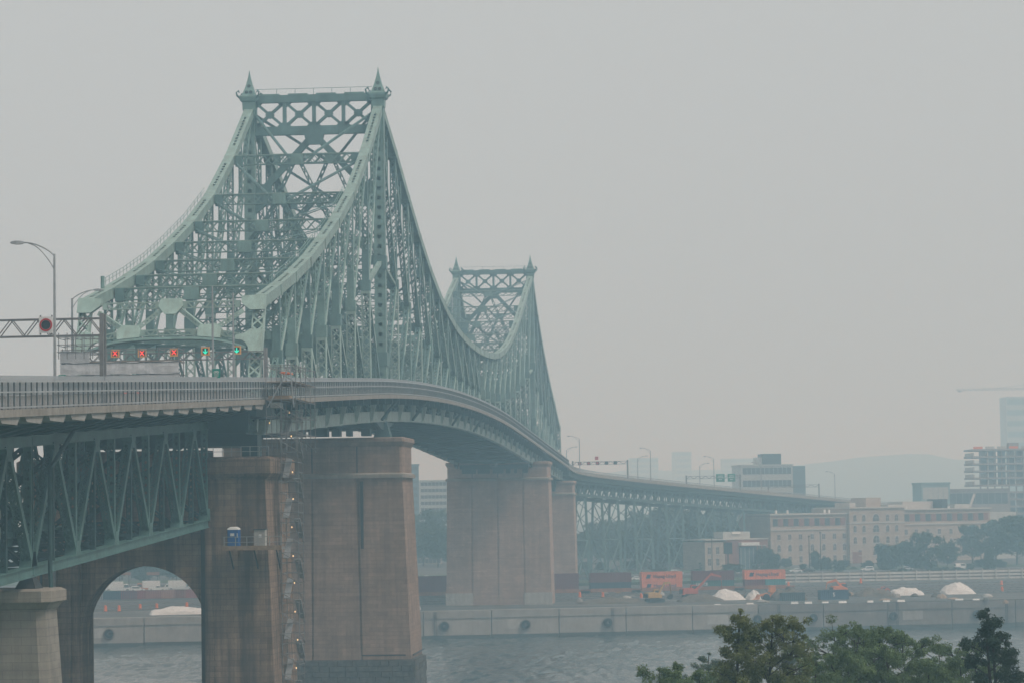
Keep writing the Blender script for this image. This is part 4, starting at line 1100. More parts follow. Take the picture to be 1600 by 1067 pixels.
# gantries on the viaduct
t = t_at(981, 13.0); z = zd(t) + 5.6
gv = gantry('hazy lane-signal gantry on the viaduct just past the bridge', t, -8, 13.0, z, 1.0, .7, (1, 1), M['galv_dark'], 1.6)
for i in range(5):
    c = pt(t - .7, -5.0 + 3.4 * i, z + .45); MB().box(c.x - .62, c.x + .62, c.y - .15, c.y + .15, c.z - .6, c.z + .6).build('signal_box', M['black'], gv)
    MB().box(c.x - .38, c.x + .38, c.y - .2, c.y - .152, c.z - .36, c.z + .36).build('signal_face', M['sign_red'] if i < 3 else M['dark'], gv)
c = pt(t - .7, 1.5, z + 2.2); MB().box(c.x - .6, c.x + .6, c.y - .1, c.y + .1, c.z - .6, c.z + .6).build('warning_plate', M['sign_red'], gv)
t = t_at(1157, 13.0); z = zd(t) + 5.2
gv = gantry('hazy gantry with two green road signs on the viaduct', t, -10, 13.0, z, 1.0, .7, (1, 1), M['galv_dark'], 1.6)
for lat, w_ in ((4.9, 3.4), (9.6, 3.0)):
    c = pt(t - .8, lat, z + .1); s_ = MB().box(c.x - w_ / 2, c.x + w_ / 2, c.y - .1, c.y, c.z - 1.5, c.z + 1.6).build('road_sign', M['sign_green'], gv)
    mk = MB()
    for dz, ww in ((.8, .6), (.15, .75), (-.6, .4)): mk.box(c.x - w_ / 2 * ww, c.x + w_ / 2 * ww, c.y - .13, c.y - .105, c.z + dz - .13, c.z + dz + .13)
    mk.build('legend', M['white'], s_)
t = t_at(1280, 13.0); gantry('last faint gantry low on the viaduct, past the white office block', t, -10, 13.0, zd(t) + 5.0, 1.0, .7, (1, 1), M['galv_dark'], 1.8)

# ------------------------------------------------------------------ scaffolds
def scaffold(label, x0, x1, y0, y1, z0, z1, nx, ny, lift, decks, nm='scaffold_tower', tube=.045, brace=True, mm=None):
    mm = mm or M['galv']
    root = thing(nm, label, 'scaffold', ((x0 + x1) / 2, (y0 + y1) / 2, z0))
    X = [x0 + (x1 - x0) * i / nx for i in range(nx + 1)]; Y = [y0 + (y1 - y0) * i / ny for i in range(ny + 1)]
    for x in X:
        for y in Y: MB().tube([(x, y, z0), (x, y, z1)], tube * 1.2, 6).build('upright', mm, root)
    z = z0 + lift; k = 0
    while z < z1 + .01:
        b = MB()
        for y in Y: b.tube([(x0 - .2, y, z), (x1 + .2, y, z)], tube, 5)
        for x in X: b.tube([(x, y0 - .2, z - .1), (x, y1 + .2, z - .1)], tube, 5)
        if brace and k % 2 == 0:
            b.tube([(x0, y0 - .06, z), (x1, y0 - .06, max(z0, z - lift))], tube, 5); b.tube([(x1 + .06, y0, z), (x1 + .06, y1, max(z0, z - lift))], tube, 5)
        b.build('ledger_frame', mm, root)
        if k in decks: MB().box(x0 + .05, x1 - .05, y0 + .05, y1 - .05, z + .06, z + .12).build('plank_deck', M['wood'], root)
        z += lift; k += 1
    return root
st = scaffold('tall narrow scaffold stair tower running down the side of the arch pier', 14.75, 16.7, -125.2, -121.6, .5, 46.5, 1, 1, 1.15, (), tube=.04, mm=M['galv_dark'])
k = 0; z = 1.0
while z < 44:                                      # stair flights zigzag inside
    a, b = ((15.0, -124.8), (15.0, -122.0)) if k % 2 == 0 else ((16.3, -122.0), (16.3, -124.8))
    MB().beam((a[0] + .2, a[1], z), (b[0] + .2, b[1], z + 2.2), .7, .1).build('stair_flight', M['galv'], st); z += 2.3; k += 1
up = scaffold('wide scaffold cage wrapped round the deck edge over the arch pier', 14.25, 17.6, -131.8, -117.6, 40.8, 50.3, 2, 4, 1.9, (2, 3), tube=.035, mm=M['galv_dark'])
for (x0, x1, z0, z1, mm) in ((14.4, 16.8, 46.35, 46.95, 'wood'), (14.6, 15.7, 45.6, 46.2, 'conc_pale')):
    MB().box(x0, x1, -131.2, -129.0, z0, z1).build('stacked_boards', M[mm], up)
MB().beam((14.4, -131.9, 45.6), (17.0, -131.9, 50.2), .12, .12).build('raking_brace', M['galv'], up)
MB().beam((17.0, -131.9, 50.2), (17.4, -131.9, 45.6), .12, .12).build('raking_brace', M['galv'], up)
MB().box(14.3, 15.2, -122.5, -118.5, 49.9, 50.05).build('orange_board', M['orange'], up)
for (px, py), w8 in zip(((452, 644), (421, 660), (455, 681), (457, 737), (458, 779), (456, 823), (458, 868), (460, 910), (461, 955), (465, 999), (463, 1043)), 'topmost second third fourth fifth sixth seventh eighth ninth tenth lowest'.split()):
    c = at_s(px, py, -125.5)
    b = thing('work_lamp', w8 + ' small warm bulb, counted downward, on the scaffold stair tower', 'lamp', c, 'bulbs on the stair scaffold')
    MB().loft([[c + V((  .06 * math.cos(a) * r, .06 * math.sin(a) * r, h)) for a in [math.pi / 3 * i for i in range(6)]] for r, h in ((.3, -.1), (1, -.03), (1, .04), (.3, .1))]).build('bulb', M['bulb'], b)
    MB().tube([c + V((0, 0, .1)), c + V((0, .1, .35))], .03, 5).build('holder', M['dark'], b)

# sheeted scaffold before the portal's left leg
SY = -124.0
sh = scaffold('scaffold wrapped in creased white sheeting before the left portal leg', -10.9, 2.7, SY, SY + 3.0, zd(SY) + .05, zd(SY) + 6.2, 6, 1, 1.5, (2,), 'sheeted_scaffold', mm=M['galv_dark'])
rr = random.Random(4)
zt0 = zd(SY) + 1.75
for ci in range(4):
    for ri in range(3 if ci == 0 else 2):
        xa, xb = -11.1 + 13.9 * ci / 4, -11.1 + 13.9 * (ci + 1) / 4; za, zb_ = zt0 + 1.38 * ri, zt0 + 1.38 * (ri + 1) - .03
        b = MB(); nx, nz = 14, 6; ph = rr.uniform(0, 9); G = []
        for j in range(nz + 1):
            row = []
            for i in range(nx + 1):
                x, z = xa + (xb - xa) * i / nx, za + (zb_ - za) * j / nz
                sag = -.10 * math.sin(math.pi * i / nx * 2 + ph) * (1 if j == nz else (.6 if j == 0 else .2))
                row.append(V((x, SY - .3 - .05 * noise.noise(V((x * .9 + ph, z * 1.3, ci))) - .035 * noise.noise(V((x * 3, z * 2.5, ph))) - .05 * math.sin(math.pi * j / nz), z + sag)))
            G.append(row)
        for j in range(nz):
            for i in range(nx): b.quad(G[j][i], G[j][i + 1], G[j + 1][i + 1], G[j + 1][i])
        b.build('sheet', M['sheet'], sh, smooth=True)
        MB().tube([(xa, SY - .36, zb_ + .02), ((xa + xb) / 2, SY - .36, zb_ - .06), (xb, SY - .36, zb_ + .02)], .035, 5).build('tie_rope', M['dark'], sh)
s2 = scaffold('bare scaffold frame standing above the left end of the white sheeting', -11.2, -7.2, SY - .6, SY + 2.6, zd(SY) + 5.0, zd(SY) + 8.0, 4, 1, .82, (), 'bare_scaffold', mm=M['galv_dark'], brace=False)

# hanging work platform on the arch pier
wp = thing('work_platform', 'railed steel work platform hung on the face of the arch pier', 'platform', (13, -132.2, 29.9))
MB().box(9.6, 16.1, -133.6, -131.0, 29.75, 30.05).build('deck', M['galv_dark'], wp)
MB().box(9.5, 16.15, -133.72, -133.58, 29.7, 30.2).build('toe_board', M['wood'], wp)
for i in range(6):
    x = 9.65 + 1.28 * i; MB().beam((x, -133.5, 30.05), (x, -133.5, 31.2), .08, .08).build('rail_post', M['galv'], wp)
for z in (30.6, 31.2): MB().beam((9.6, -133.5, z), (16.1, -133.5, z), .06, .06).build('rail', M['galv'], wp)
for x in (10.2, 13, 15.5): MB().beam((x, -133.3, 29.7), (x, -130.8, 27.6), .14, .14).build('strut', M['dark'], wp)
wc = thing('portable_toilet', 'blue portable toilet cabin with a white roof on the work platform', 'toilet cabin', (10.55, -132.3, 30.06))
MB().loft([ring_rect(9.9, 11.2, -132.95, -131.7, 30.06, .08), ring_rect(9.9, 11.2, -132.95, -131.7, 32.0, .08)]).build('cabin', M['blue'], wc)
MB().loft([ring_rect(9.86, 11.24, -132.99, -131.66, 32.0, .1), ring_rect(9.95, 11.15, -132.9, -131.75, 32.2, .2), ring_rect(10.2, 10.9, -132.6, -132.0, 32.32, .2)]).build('roof', M['white'], wc)
MB().box(10.25, 10.7, -133.0, -132.955, 31.3, 31.6).build('vent_label', M['white'], wc)
MB().box(11.0, 11.08, -133.0, -132.955, 31.1, 31.6).build('door_handle', M['white'], wc)
db = thing('site_cabinet', 'pale grey site cabinet standing right of the blue toilet', 'cabinet', (13.6, -132.1, 30.06))
MB().box(12.9, 14.15, -132.8, -131.6, 30.06, 31.95).build('body', M['conc_pale'], db)
MB().box(12.8, 14.25, -132.9, -131.5, 31.95, 32.05).build('lid', M['dark'], db)
MB().box(13.45, 13.75, -132.84, -132.80, 31.1, 31.45).build('notice', M['white'], db)

# ------------------------------------------------------------------ vehicles
PAINT = {}
def paint(c):
    if c not in PAINT: PAINT[c] = mat('car_paint_%d' % len(PAINT), c, .35, .05, 1.0, spec=.5)
    return PAINT[c]
def car(label, loc, rz, col, kind='car', grp=None, lights=None, nm=None):
    L, W, H = {'car': (4.5, 1.8, 1.45), 'suv': (4.7, 1.9, 1.7), 'van': (5.4, 2.0, 2.15), 'pickup': (5.5, 1.95, 1.8), 'truck': (8.0, 2.4, 3.3)}[kind]
    root = bpy.data.objects.new(nm or {'car': 'parked_car', 'suv': 'parked_car', 'van': 'van', 'pickup': 'pickup_truck', 'truck': 'box_truck'}[kind], None); COL.objects.link(root)
    tag(root, label, {'car': 'car', 'suv': 'car', 'van': 'van', 'pickup': 'pickup', 'truck': 'truck'}[kind], grp)
    P = paint(col); lo = .32
    if kind in ('car', 'suv'):
        b = [(-L / 2, .42), (-L / 2 + .05, .85), (-L / 2 + .7, .95), (L / 2 - 1.25, .95), (L / 2 - .15, .78), (L / 2, .5), (L / 2 - .1, lo), (-L / 2 + .1, lo)]
        cab = ((-L / 2 + (.15 if kind == 'suv' else .55), L / 2 - 1.2), (-L / 2 + (.4 if kind == 'suv' else 1.15), L / 2 - 2.0), .94, H)
    elif kind == 'van':
        b = [(-L / 2, .4), (-L / 2, 1.15), (L / 2 - 1.3, 1.15), (L / 2 - .2, 1.0), (L / 2, .6), (L / 2 - .05, lo), (-L / 2 + .05, lo)]
        cab = ((-L / 2 + .02, L / 2 - 1.05), (-L / 2 + .12, L / 2 - 1.75), 1.14, H)
    elif kind == 'pickup':
        b = [(-L / 2, .5), (-L / 2, 1.05), (L / 2 - 1.4, 1.1), (L / 2 - .1, 1.0), (L / 2, .6), (L / 2 - .1, lo), (-L / 2 + .1, lo)]
        cab = ((-.5, L / 2 - 1.4), (-.2, L / 2 - 2.05), 1.09, H)
    else:
        b = [(-L / 2, .6), (-L / 2, 1.0), (L / 2 - 2.1, 1.0), (L / 2 - .1, 1.2), (L / 2, .6), (L / 2 - .1, .45), (-L / 2 + .1, .5)]
        cab = ((L / 2 - 2.1, L / 2 - .15), (L / 2 - 2.05, L / 2 - .6), 1.15, 2.5)
    bd = MB(); bd.loft([[V((x, -W / 2 + .05, z)) for x, z in b], [V((x, -W / 2, .75 if z > 1e9 else z)) for x, z in b], [V((x, W / 2, z)) for x, z in b], [V((x, W / 2 - .05, z)) for x, z in b]])
    bd.build('body', P, root)
    (a0, a1), (c0, c1), z0, z1 = cab; wi = W / 2 - .22
    cb = MB().loft([[V((a0, -W / 2 + .05, z0)), V((a1, -W / 2 + .05, z0)), V((a1, W / 2 - .05, z0)), V((a0, W / 2 - .05, z0))], [V((c0, -wi, z1 - .06)), V((c1, -wi, z1 - .06)), V((c1, wi, z1 - .06)), V((c0, wi, z1 - .06))], [V((c0 + .15, -wi + .1, z1)), V((c1 - .15, -wi + .1, z1)), V((c1 - .15, wi - .1, z1)), V((c0 + .15, wi - .1, z1))]]).build('cabin', P, root)
    def lerp(p, q, u): return V(p).lerp(V(q), u)
    for q in (-1, 1):                              # side, front and rear panes
        A, B, C_, D = V((a0, q * (W / 2 - .05), z0)), V((a1, q * (W / 2 - .05), z0)), V((c1, q * wi, z1 - .06)), V((c0, q * wi, z1 - .06))
        o = V((0, q * .02, .0))
        f0 = .5 if kind == 'van' else .06
        b0, b1, t0, t1 = lerp(A, B, f0), lerp(A, B, .93), lerp(D, C_, f0), lerp(D, C_, .96)
        MB().quad(lerp(b0, t0, .15) + o, lerp(b1, t1, .15) + o, lerp(b1, t1, .88) + o, lerp(b0, t0, .88) + o).build('side_window', M['glass'], root)
    for e, f, sg_ in ((a1, c1, 1), (a0, c0, -1)):
        if kind == 'truck' and sg_ < 0: continue
        o = V((sg_ * .02, 0, .01)); A, B, C_, D = V((e, -W / 2 + .12, z0)), V((e, W / 2 - .12, z0)), V((f, wi - .06, z1 - .06)), V((f, -wi + .06, z1 - .06))
        MB().quad(lerp(A, D, .12) + o, lerp(B, C_, .12) + o, lerp(B, C_, .9) + o, lerp(A, D, .9) + o).build('windscreen' if sg_ > 0 else 'rear_window', M['glass'], root)
    if kind == 'truck': MB().box(-L / 2, L / 2 - 2.25, -W / 2, W / 2, 1.05, H).build('cargo_box', paint((.7, .7, .69)), root)
    if kind == 'pickup':
        for q in (-1, 1): MB().box(-L / 2 + .05, -.55, q * (W / 2 - .08) - .06, q * (W / 2 - .08) + .06, 1.03, 1.25).build('bed_side', P, root)
    wr = .33 if kind != 'truck' else .45
    for x in (-L / 2 + .85, L / 2 - .9):
        for q in (-1, 1):
            w_ = MB().tube([(x, q * (W / 2 - .22), wr), (x, q * (W / 2 + .01), wr)], wr, 14).build('wheel', M['tyre'], root)
            MB().tube([(x, q * (W / 2), wr), (x, q * (W / 2 + .025), wr)], wr * .58, 10).build('rim', M['galv'], w_)
    for q in (-1, 1):
        MB().box(L / 2 - .12, L / 2 + .015, q * (W / 2 - .35) - .17, q * (W / 2 - .35) + .17, .62, .8).build('headlight', M['head'] if lights == 'head' else M['white'], root)
        MB().box(-L / 2 - .015, -L / 2 + .12, q * (W / 2 - .3) - .15, q * (W / 2 - .3) + .15, .68, .95).build('tail_light', M['tail'] if lights == 'tail' else M['sign_red'], root)
    MB().box(L / 2 - .08, L / 2 + .02, -W / 2 + .1, W / 2 - .1, .36, .55).build('front_bumper', M['dark'], root)
    root.location = loc; root.rotation_euler.z = rz
    return root
def deck_car(label, px, X, col, kind, rz, lights):
    d = ray(px, 620); t = (X - CAM.x) / d.x; s = (CAM + d * t).y
    o = car(label, (X, s, zd(s)), rz, col, kind, None, lights, {'car': 'car', 'suv': 'car', 'van': 'van', 'truck': 'box_truck'}[kind]); o.rotation_euler.y = 0
deck_car('dark van with lit headlights seen through the railing at left', 116, 8.6, (.05, .055, .06), 'van', -math.pi / 2, 'head')
deck_car('red car with tail lights glowing through the railing', 214, 8.2, (.35, .05, .03), 'suv', math.pi / 2, 'tail')
deck_car('pale car seen through the railing at the left edge', 30, 8.4, (.6, .6, .6), 'suv', -math.pi / 2, None)

# ------------------------------------------------------------------ far bank: rail yard and works
def gpt(px, py, z=None):
    """point on the far bank under a pixel of the photograph"""
    p = at_z(px, py, 7.0)
    for _ in range(4):
        dd = max(0, p.y - quay_s(p.x)); zz = land_z(dd, p.x); dd *= math.cos(math.atan(.27))
        if 196 < dd < 232: zz = 8.3
        elif 232 <= dd < 262: zz = 9.35
        elif 262 <= dd < 300: zz = max(zz, 9.5)
        p = at_z(px, py, zz)
    return p
QA = math.atan(.27)                                # bearing of the quay
qdir = V((math.cos(QA), math.sin(QA), 0)); qn = V((-math.sin(QA), math.cos(QA), 0))
def qp(x, d, z): return V((x, quay_s(x) + d / math.cos(QA), z))

M['ballast'] = mat('dark_ballast', (.085, .082, .08), .95, .3, .4)
M['rail_steel'] = mat('rail_steel', (.22, .20, .19), .45, .2, 1, metal=.5)
M['sleeper'] = mat('sleeper_wood', (.06, .05, .045), .9, .3, 1)
for i, d in enumerate((58, 74, 92, 107, 122, 150)):
    b = MB(); x0, x1 = -330, 430
    b.loft([[qp(x, d - 2.6, 6.9), qp(x, d - 1.9, 7.3), qp(x, d + 1.9, 7.3), qp(x, d + 2.6, 6.9)] for x in (x0, x1)])
    tr = b.build('railway_track', M['ballast']); tag(tr, 'railway track bed on the far bank', None, kind='structure')
    for e in (-.75, .75): MB().beam(qp(x0, d + e, 7.5), qp(x1, d + e, 7.5), .16, .16, (0, 0, 1)).build('rail', M['rail_steel'], tr)
    b = MB(); x = -80.0
    while x < 240: b.beam(qp(x, d - 1.3, 7.36), qp(x, d + 1.3, 7.36), .3, .14, None, True); x += 2.2
    b.build('sleeper_row', M['sleeper'], tr)['kind'] = 'stuff'

CONT = {}
def cmat(c):
    if c not in CONT: CONT[c] = mat('container_paint_%d' % len(CONT), c, .6, .12, .5, .35, tuple(k * .45 for k in c))
    return CONT[c]
def text_mesh(txt, size, m, name='lettering', bold=0.0):
    cu = bpy.data.curves.new('_t', 'FONT'); cu.body = txt; cu.size = size; cu.align_x = 'LEFT'; cu.align_y = 'CENTER'; cu.extrude = .015; cu.offset = bold
    ob = bpy.data.objects.new('_t', cu); COL.objects.link(ob); dg = bpy.context.evaluated_depsgraph_get()
    me = bpy.data.meshes.new_from_object(ob.evaluated_get(dg)); bpy.data.objects.remove(ob); me.materials.clear(); me.materials.append(m); me.name = name
    return me
M['logo'] = mat('navy_print', (.03, .06, .13), .6, .1, 1)
def container(label, base, rz, L, H, col, brand=False, txt=None, grp='containers on the freight train'):
    """corrugated steel box with frame, doors and print; origin at its bottom centre, long side along local x"""
    root = bpy.data.objects.new('freight_container', None); COL.objects.link(root); tag(root, label, 'container', grp)
    W = 2.44; P = cmat(col)
    b = MB(); n = int(L / .55)
    for sy in (-1, 1):                             # corrugated sides
        for i in range(n):
            x0 = -L / 2 + .12 + (L - .24) * i / n; x1 = x0 + (L - .24) / n; y0, y1 = sy * (W / 2 - .02), sy * (W / 2 - .07)
            m1, m2, m3 = x0 + (x1 - x0) * .4, x0 + (x1 - x0) * .5, x0 + (x1 - x0) * .9
            for (xa, ya, xb, yb) in ((x0, y0, m1, y0), (m1, y0, m2, y1), (m2, y1, m3, y1), (m3, y1, x1, y0)): b.quad((xa, ya, .16), (xb, yb, .16), (xb, yb, H - .12), (xa, ya, H - .12))
    b.box(-L / 2 + .08, L / 2 - .08, -W / 2 + .08, W / 2 - .08, .1, H - .04)
    b.build('shell', P, root)
    for sy in (-1, 1):
        MB().box(-L / 2, L / 2, sy * W / 2 - .06, sy * W / 2 + .06, 0, .16).build('bottom_rail', P, root)
        MB().box(-L / 2, L / 2, sy * W / 2 - .06, sy * W / 2 + .06, H - .12, H).build('top_rail', P, root)
        for sx in (-1, 1): MB().box(sx * (L / 2 - .07) - .08, sx * (L / 2 - .07) + .08, sy * (W / 2) - .075, sy * (W / 2) + .075, .0, H).build('corner_post', P, root)
    if brand:
        lg = MB(); zc_ = H * .52
        for k, (dx, dz) in enumerate(((0, .28), (-.18, -.28))):    # the two-square mark left of the name
            lg.prism([V((-L * .32 + dx + u, -W / 2 - .05, zc_ + dz + w_)) for u, w_ in ((-.62, -.30), (.45, -.30), (.72, .05), (.62, .30), (-.45, .30), (-.72, -.05))], (0, .04, 0))
        lg.build('emblem', M['logo'], root)
        me = text_mesh('Hapag-Lloyd', 1.42, M['logo'], bold=.015); o = bpy.data.objects.new('lettering', me); COL.objects.link(o); o.parent = root
        o.rotation_euler = (math.pi / 2, 0, 0); o.location = (-L * .32 + 1.35, -W / 2 - .04, zc_)
    if txt:
        me = text_mesh(txt[0], txt[1], M['white'], bold=.02); o = bpy.data.objects.new('lettering', me); COL.objects.link(o); o.parent = root
        o.rotation_euler = (math.pi / 2, 0, 0); o.location = (-L / 2 + txt[2], -W / 2 - .07, txt[3])
    root.location = base; root.rotation_euler.z = rz
    return root
MAROON, NAVY, ORANGE, TEAL = (.16, .05, .06), (.03, .07, .105), (.76, .25, .135), (.06, .25, .27)
M['well'] = mat('rusty_well_car', (.30, .13, .075), .8, .25, .5, .5, (.12, .07, .05))
TRK = 108.0                                        # the train's track, metres behind the quay
def train_x(px):
    lo, hi = -200.0, 400.0
    for _ in range(40):
        m_ = (lo + hi) / 2
        if proj(qp(m_, TRK - 1.3, 9))[0] < px: lo = m_
        else: hi = m_
    return lo
def well_car(label, pa_, pb_):
    x0, x1 = train_x(pa_), train_x(pb_); c = qp((x0 + x1) / 2, TRK, 7.6); L = (x1 - x0) / math.cos(QA)
    r = bpy.data.objects.new('well_wagon', None); COL.objects.link(r); tag(r, label, 'wagon', 'well wagons of the freight train')
    for sy in (-1, 1): MB().box(-L / 2, L / 2, sy * 1.42 - .1, sy * 1.42 + .1, .35, 1.45).build('side_sill', M['well'], r)
    MB().box(-L / 2 + .1, L / 2 - .1, -1.3, 1.3, .3, .5).build('well_floor', M['well'], r)
    for e in (-1, 1):
        MB().box(e * (L / 2 + 1.4) - 1.5, e * (L / 2 + 1.4) + 1.5, -1.35, 1.35, .75, 1.15).build('end_platform', M['well'], r)
        bg = MB().box(e * (L / 2 + 1.5) - 1.3, e * (L / 2 + 1.5) + 1.3, -1.0, 1.0, .35, .7).build('bogie', M['dark'], r)
        for dx in (-.85, .85):
            for sy in (-1, 1): MB().tube([(e * (L / 2 + 1.5) + dx, sy * .72, .42), (e * (L / 2 + 1.5) + dx, sy * .86, .42)], .44, 14).build('wheel', M['dark'], bg)
    r.location = c; r.rotation_euler.z = QA
    return c + V((0, 0, .52)), L
stacks = [  # pixel span of the wagon, lower boxes, upper box
    (640, 697, [('maroon', None)], ('maroon', False), 'left of the farther tower pier'), (866, 903, [('maroon', None)], ('maroon', False), 'just right of the farther tower pier'),
    (921, 985, [('navy', None)], ('maroon', False), 'left of the orange pair'), (1001, 1065, [('orange', True)], ('orange', True), 'in the middle of the train'),
    (1081, 1146, [('tealdark', None)], ('maroon', False), 'right of the orange pair'), (1162, 1226, [('maroon_s', None), ('teal_s', None)], ('orange', True), 'at the right end of the train')]
COLS = {'maroon': MAROON, 'navy': NAVY, 'orange': ORANGE, 'tealdark': (.03, .13, .13), 'maroon_s': MAROON, 'teal_s': TEAL}
for a, b, low, (uc, ub), where in stacks:
    c, L = well_car('rust-brown well wagon under the stacked containers ' + where, a, b)
    H = 2.75
    if len(low) == 1:
        k, br = low[0]
        container('lower %s container of the stack %s' % ({'tealdark': 'dark green', 'navy': 'dark blue'}.get(k, k), where), c, QA, min(L - .2, 13.5), H, COLS[k], bool(br), ('LIANCE', 1.1, .9, 1.6) if k == 'tealdark' else None)
    else:
        h = L / 4
        container('short maroon container under the orange one ' + where, c - qdir * h, QA, L / 2 - .2, H, MAROON)
        container('short teal container under the orange one ' + where, c + qdir * h, QA, L / 2 - .2, H, TEAL, txt=None)
    container('upper %s container of the stack %s' % (uc, where), c + V((0, 0, H + .02)), QA, min(L, 14.2), 2.9, COLS[uc], ub)
# the row of boxes seen through the arch
for px, col, nm, ln in ((168, (.42, .36, .33), 'beige', 9), (206, NAVY, 'dark blue', 12.2), (238, (.25, .06, .07), 'dull red', 12.2), (272, (.33, .16, .12), 'rusty', 12.2), (303, (.28, .07, .07), 'brick-red', 9)):
    p = at_z(px, 934, 7.0); container('%s container in the row seen through the arch' % nm, qp(p.x, 150, 7.4), QA, ln, 2.6, col, grp='containers seen through the arch')

# tarpaulin-covered heaps
M['tarp'] = mat('white_tarpaulin', (.62, .60, .58), .55, .1, .6, .15, (.5, .45, .4), bump=.9, bscale=.7)
M['soil'] = mat('dug_soil', (.12, .10, .08), .95, .35, .5, bump=.8, bscale=1.5)
def heap(name, label, cat, px0, px1, py_base, h, depth, mm, seed, flat=0.0):
    p0, p1 = gpt(px0, py_base), gpt(px1, py_base); c = (p0 + p1) / 2; L = (p1 - p0).length; b = MB(); n, m_ = 26, 14; G = []
    for j in range(m_ + 1):
        row = []
        for i in range(n + 1):
            u, v = i / n * 2 - 1, j / m_ * 2 - 1
            r = min(1, max(abs(u) ** (2 + flat * 3), abs(v) ** 1.5) * .45 + (u * u + v * v) * .4)
            k = max(0, 1 - r) ** (.75 if flat else 1.0)
            zz = h * k * (1 + .35 * noise.noise(V((u * 2.3 + seed, v * 2.3, seed)))) + .25 * noise.noise(V((u * 7, v * 7, seed))) * (k > .05)
            if abs(u) > .99 or abs(v) > .99: zz = -.3
            row.append(c + qdir * (u * L / 2) + qn * (v * depth / 2) + V((0, 0, zz)))
        G.append(row)
    for j in range(m_):
        for i in range(n): b.quad(G[j][i], G[j][i + 1], G[j + 1][i + 1], G[j + 1][i])
    o = b.build(name, mm, smooth=True); return tag(o, label, cat)
heap('tarpaulin_heap', 'large white tarpaulin heap beside the red excavator', 'tarp heap', 1112, 1160, 936, 2.7, 12, M['tarp'], 2)
heap('tarpaulin_heap', 'small white tent-like tarpaulin heap left of the orange loader', 'tarp heap', 1167, 1190, 936, 2.5, 7, M['tarp'], 7)
heap('tarpaulin_heap', 'flat-topped white tarpaulin stack on the quay at right', 'tarp heap', 1391, 1440, 929, 2.1, 9, M['tarp'], 5, .9)
heap('tarpaulin_heap', 'rightmost white tarpaulin heap, steep and peaked', 'tarp heap', 1470, 1520, 927, 3.2, 10, M['tarp'], 9)
heap('tarpaulin_heap', 'long low white tarpaulin seen through the arch', 'tarp heap', 238, 318, 959, 1.9, 7, M['tarp'], 12, .8)
heap('tarpaulin_heap', 'white tarpaulin corner showing just right of the near tower pier', 'tarp heap', 640, 656, 952, 3.0, 6, M['tarp'], 15)
heap('soil_heap', 'low dark heap of dug soil below the red excavator', 'soil heap', 1060, 1130, 939, 2.0, 10, M['soil'], 3)
heap('soil_heap', 'long dark soil heap left of the blue-grey container', 'soil heap', 1205, 1258, 937, 3.0, 9, M['soil'], 6, .6)
heap('soil_heap', 'brown soil heap between the navy container and the tarpaulin stack', 'soil heap', 1335, 1395, 931, 2.3, 9, M['soil'], 8)
heap('soil_heap', 'low soil heap at the foot of the farther tower pier', 'soil heap', 905, 1010, 942, 1.5, 9, M['soil'], 10)
p = gpt(1302, 936); container('navy container with a white mark, alone on the quay', p, QA, 8.2, 2.7, (.03, .07, .13), txt=('S', 1.5, 3.6, 1.4), grp='loose containers on the quay')
p = gpt(1238, 938); container('dark grey-blue open container beside the soil heap on the quay', p, QA, 6.5, 2.3, (.05, .075, .09), grp='loose containers on the quay')

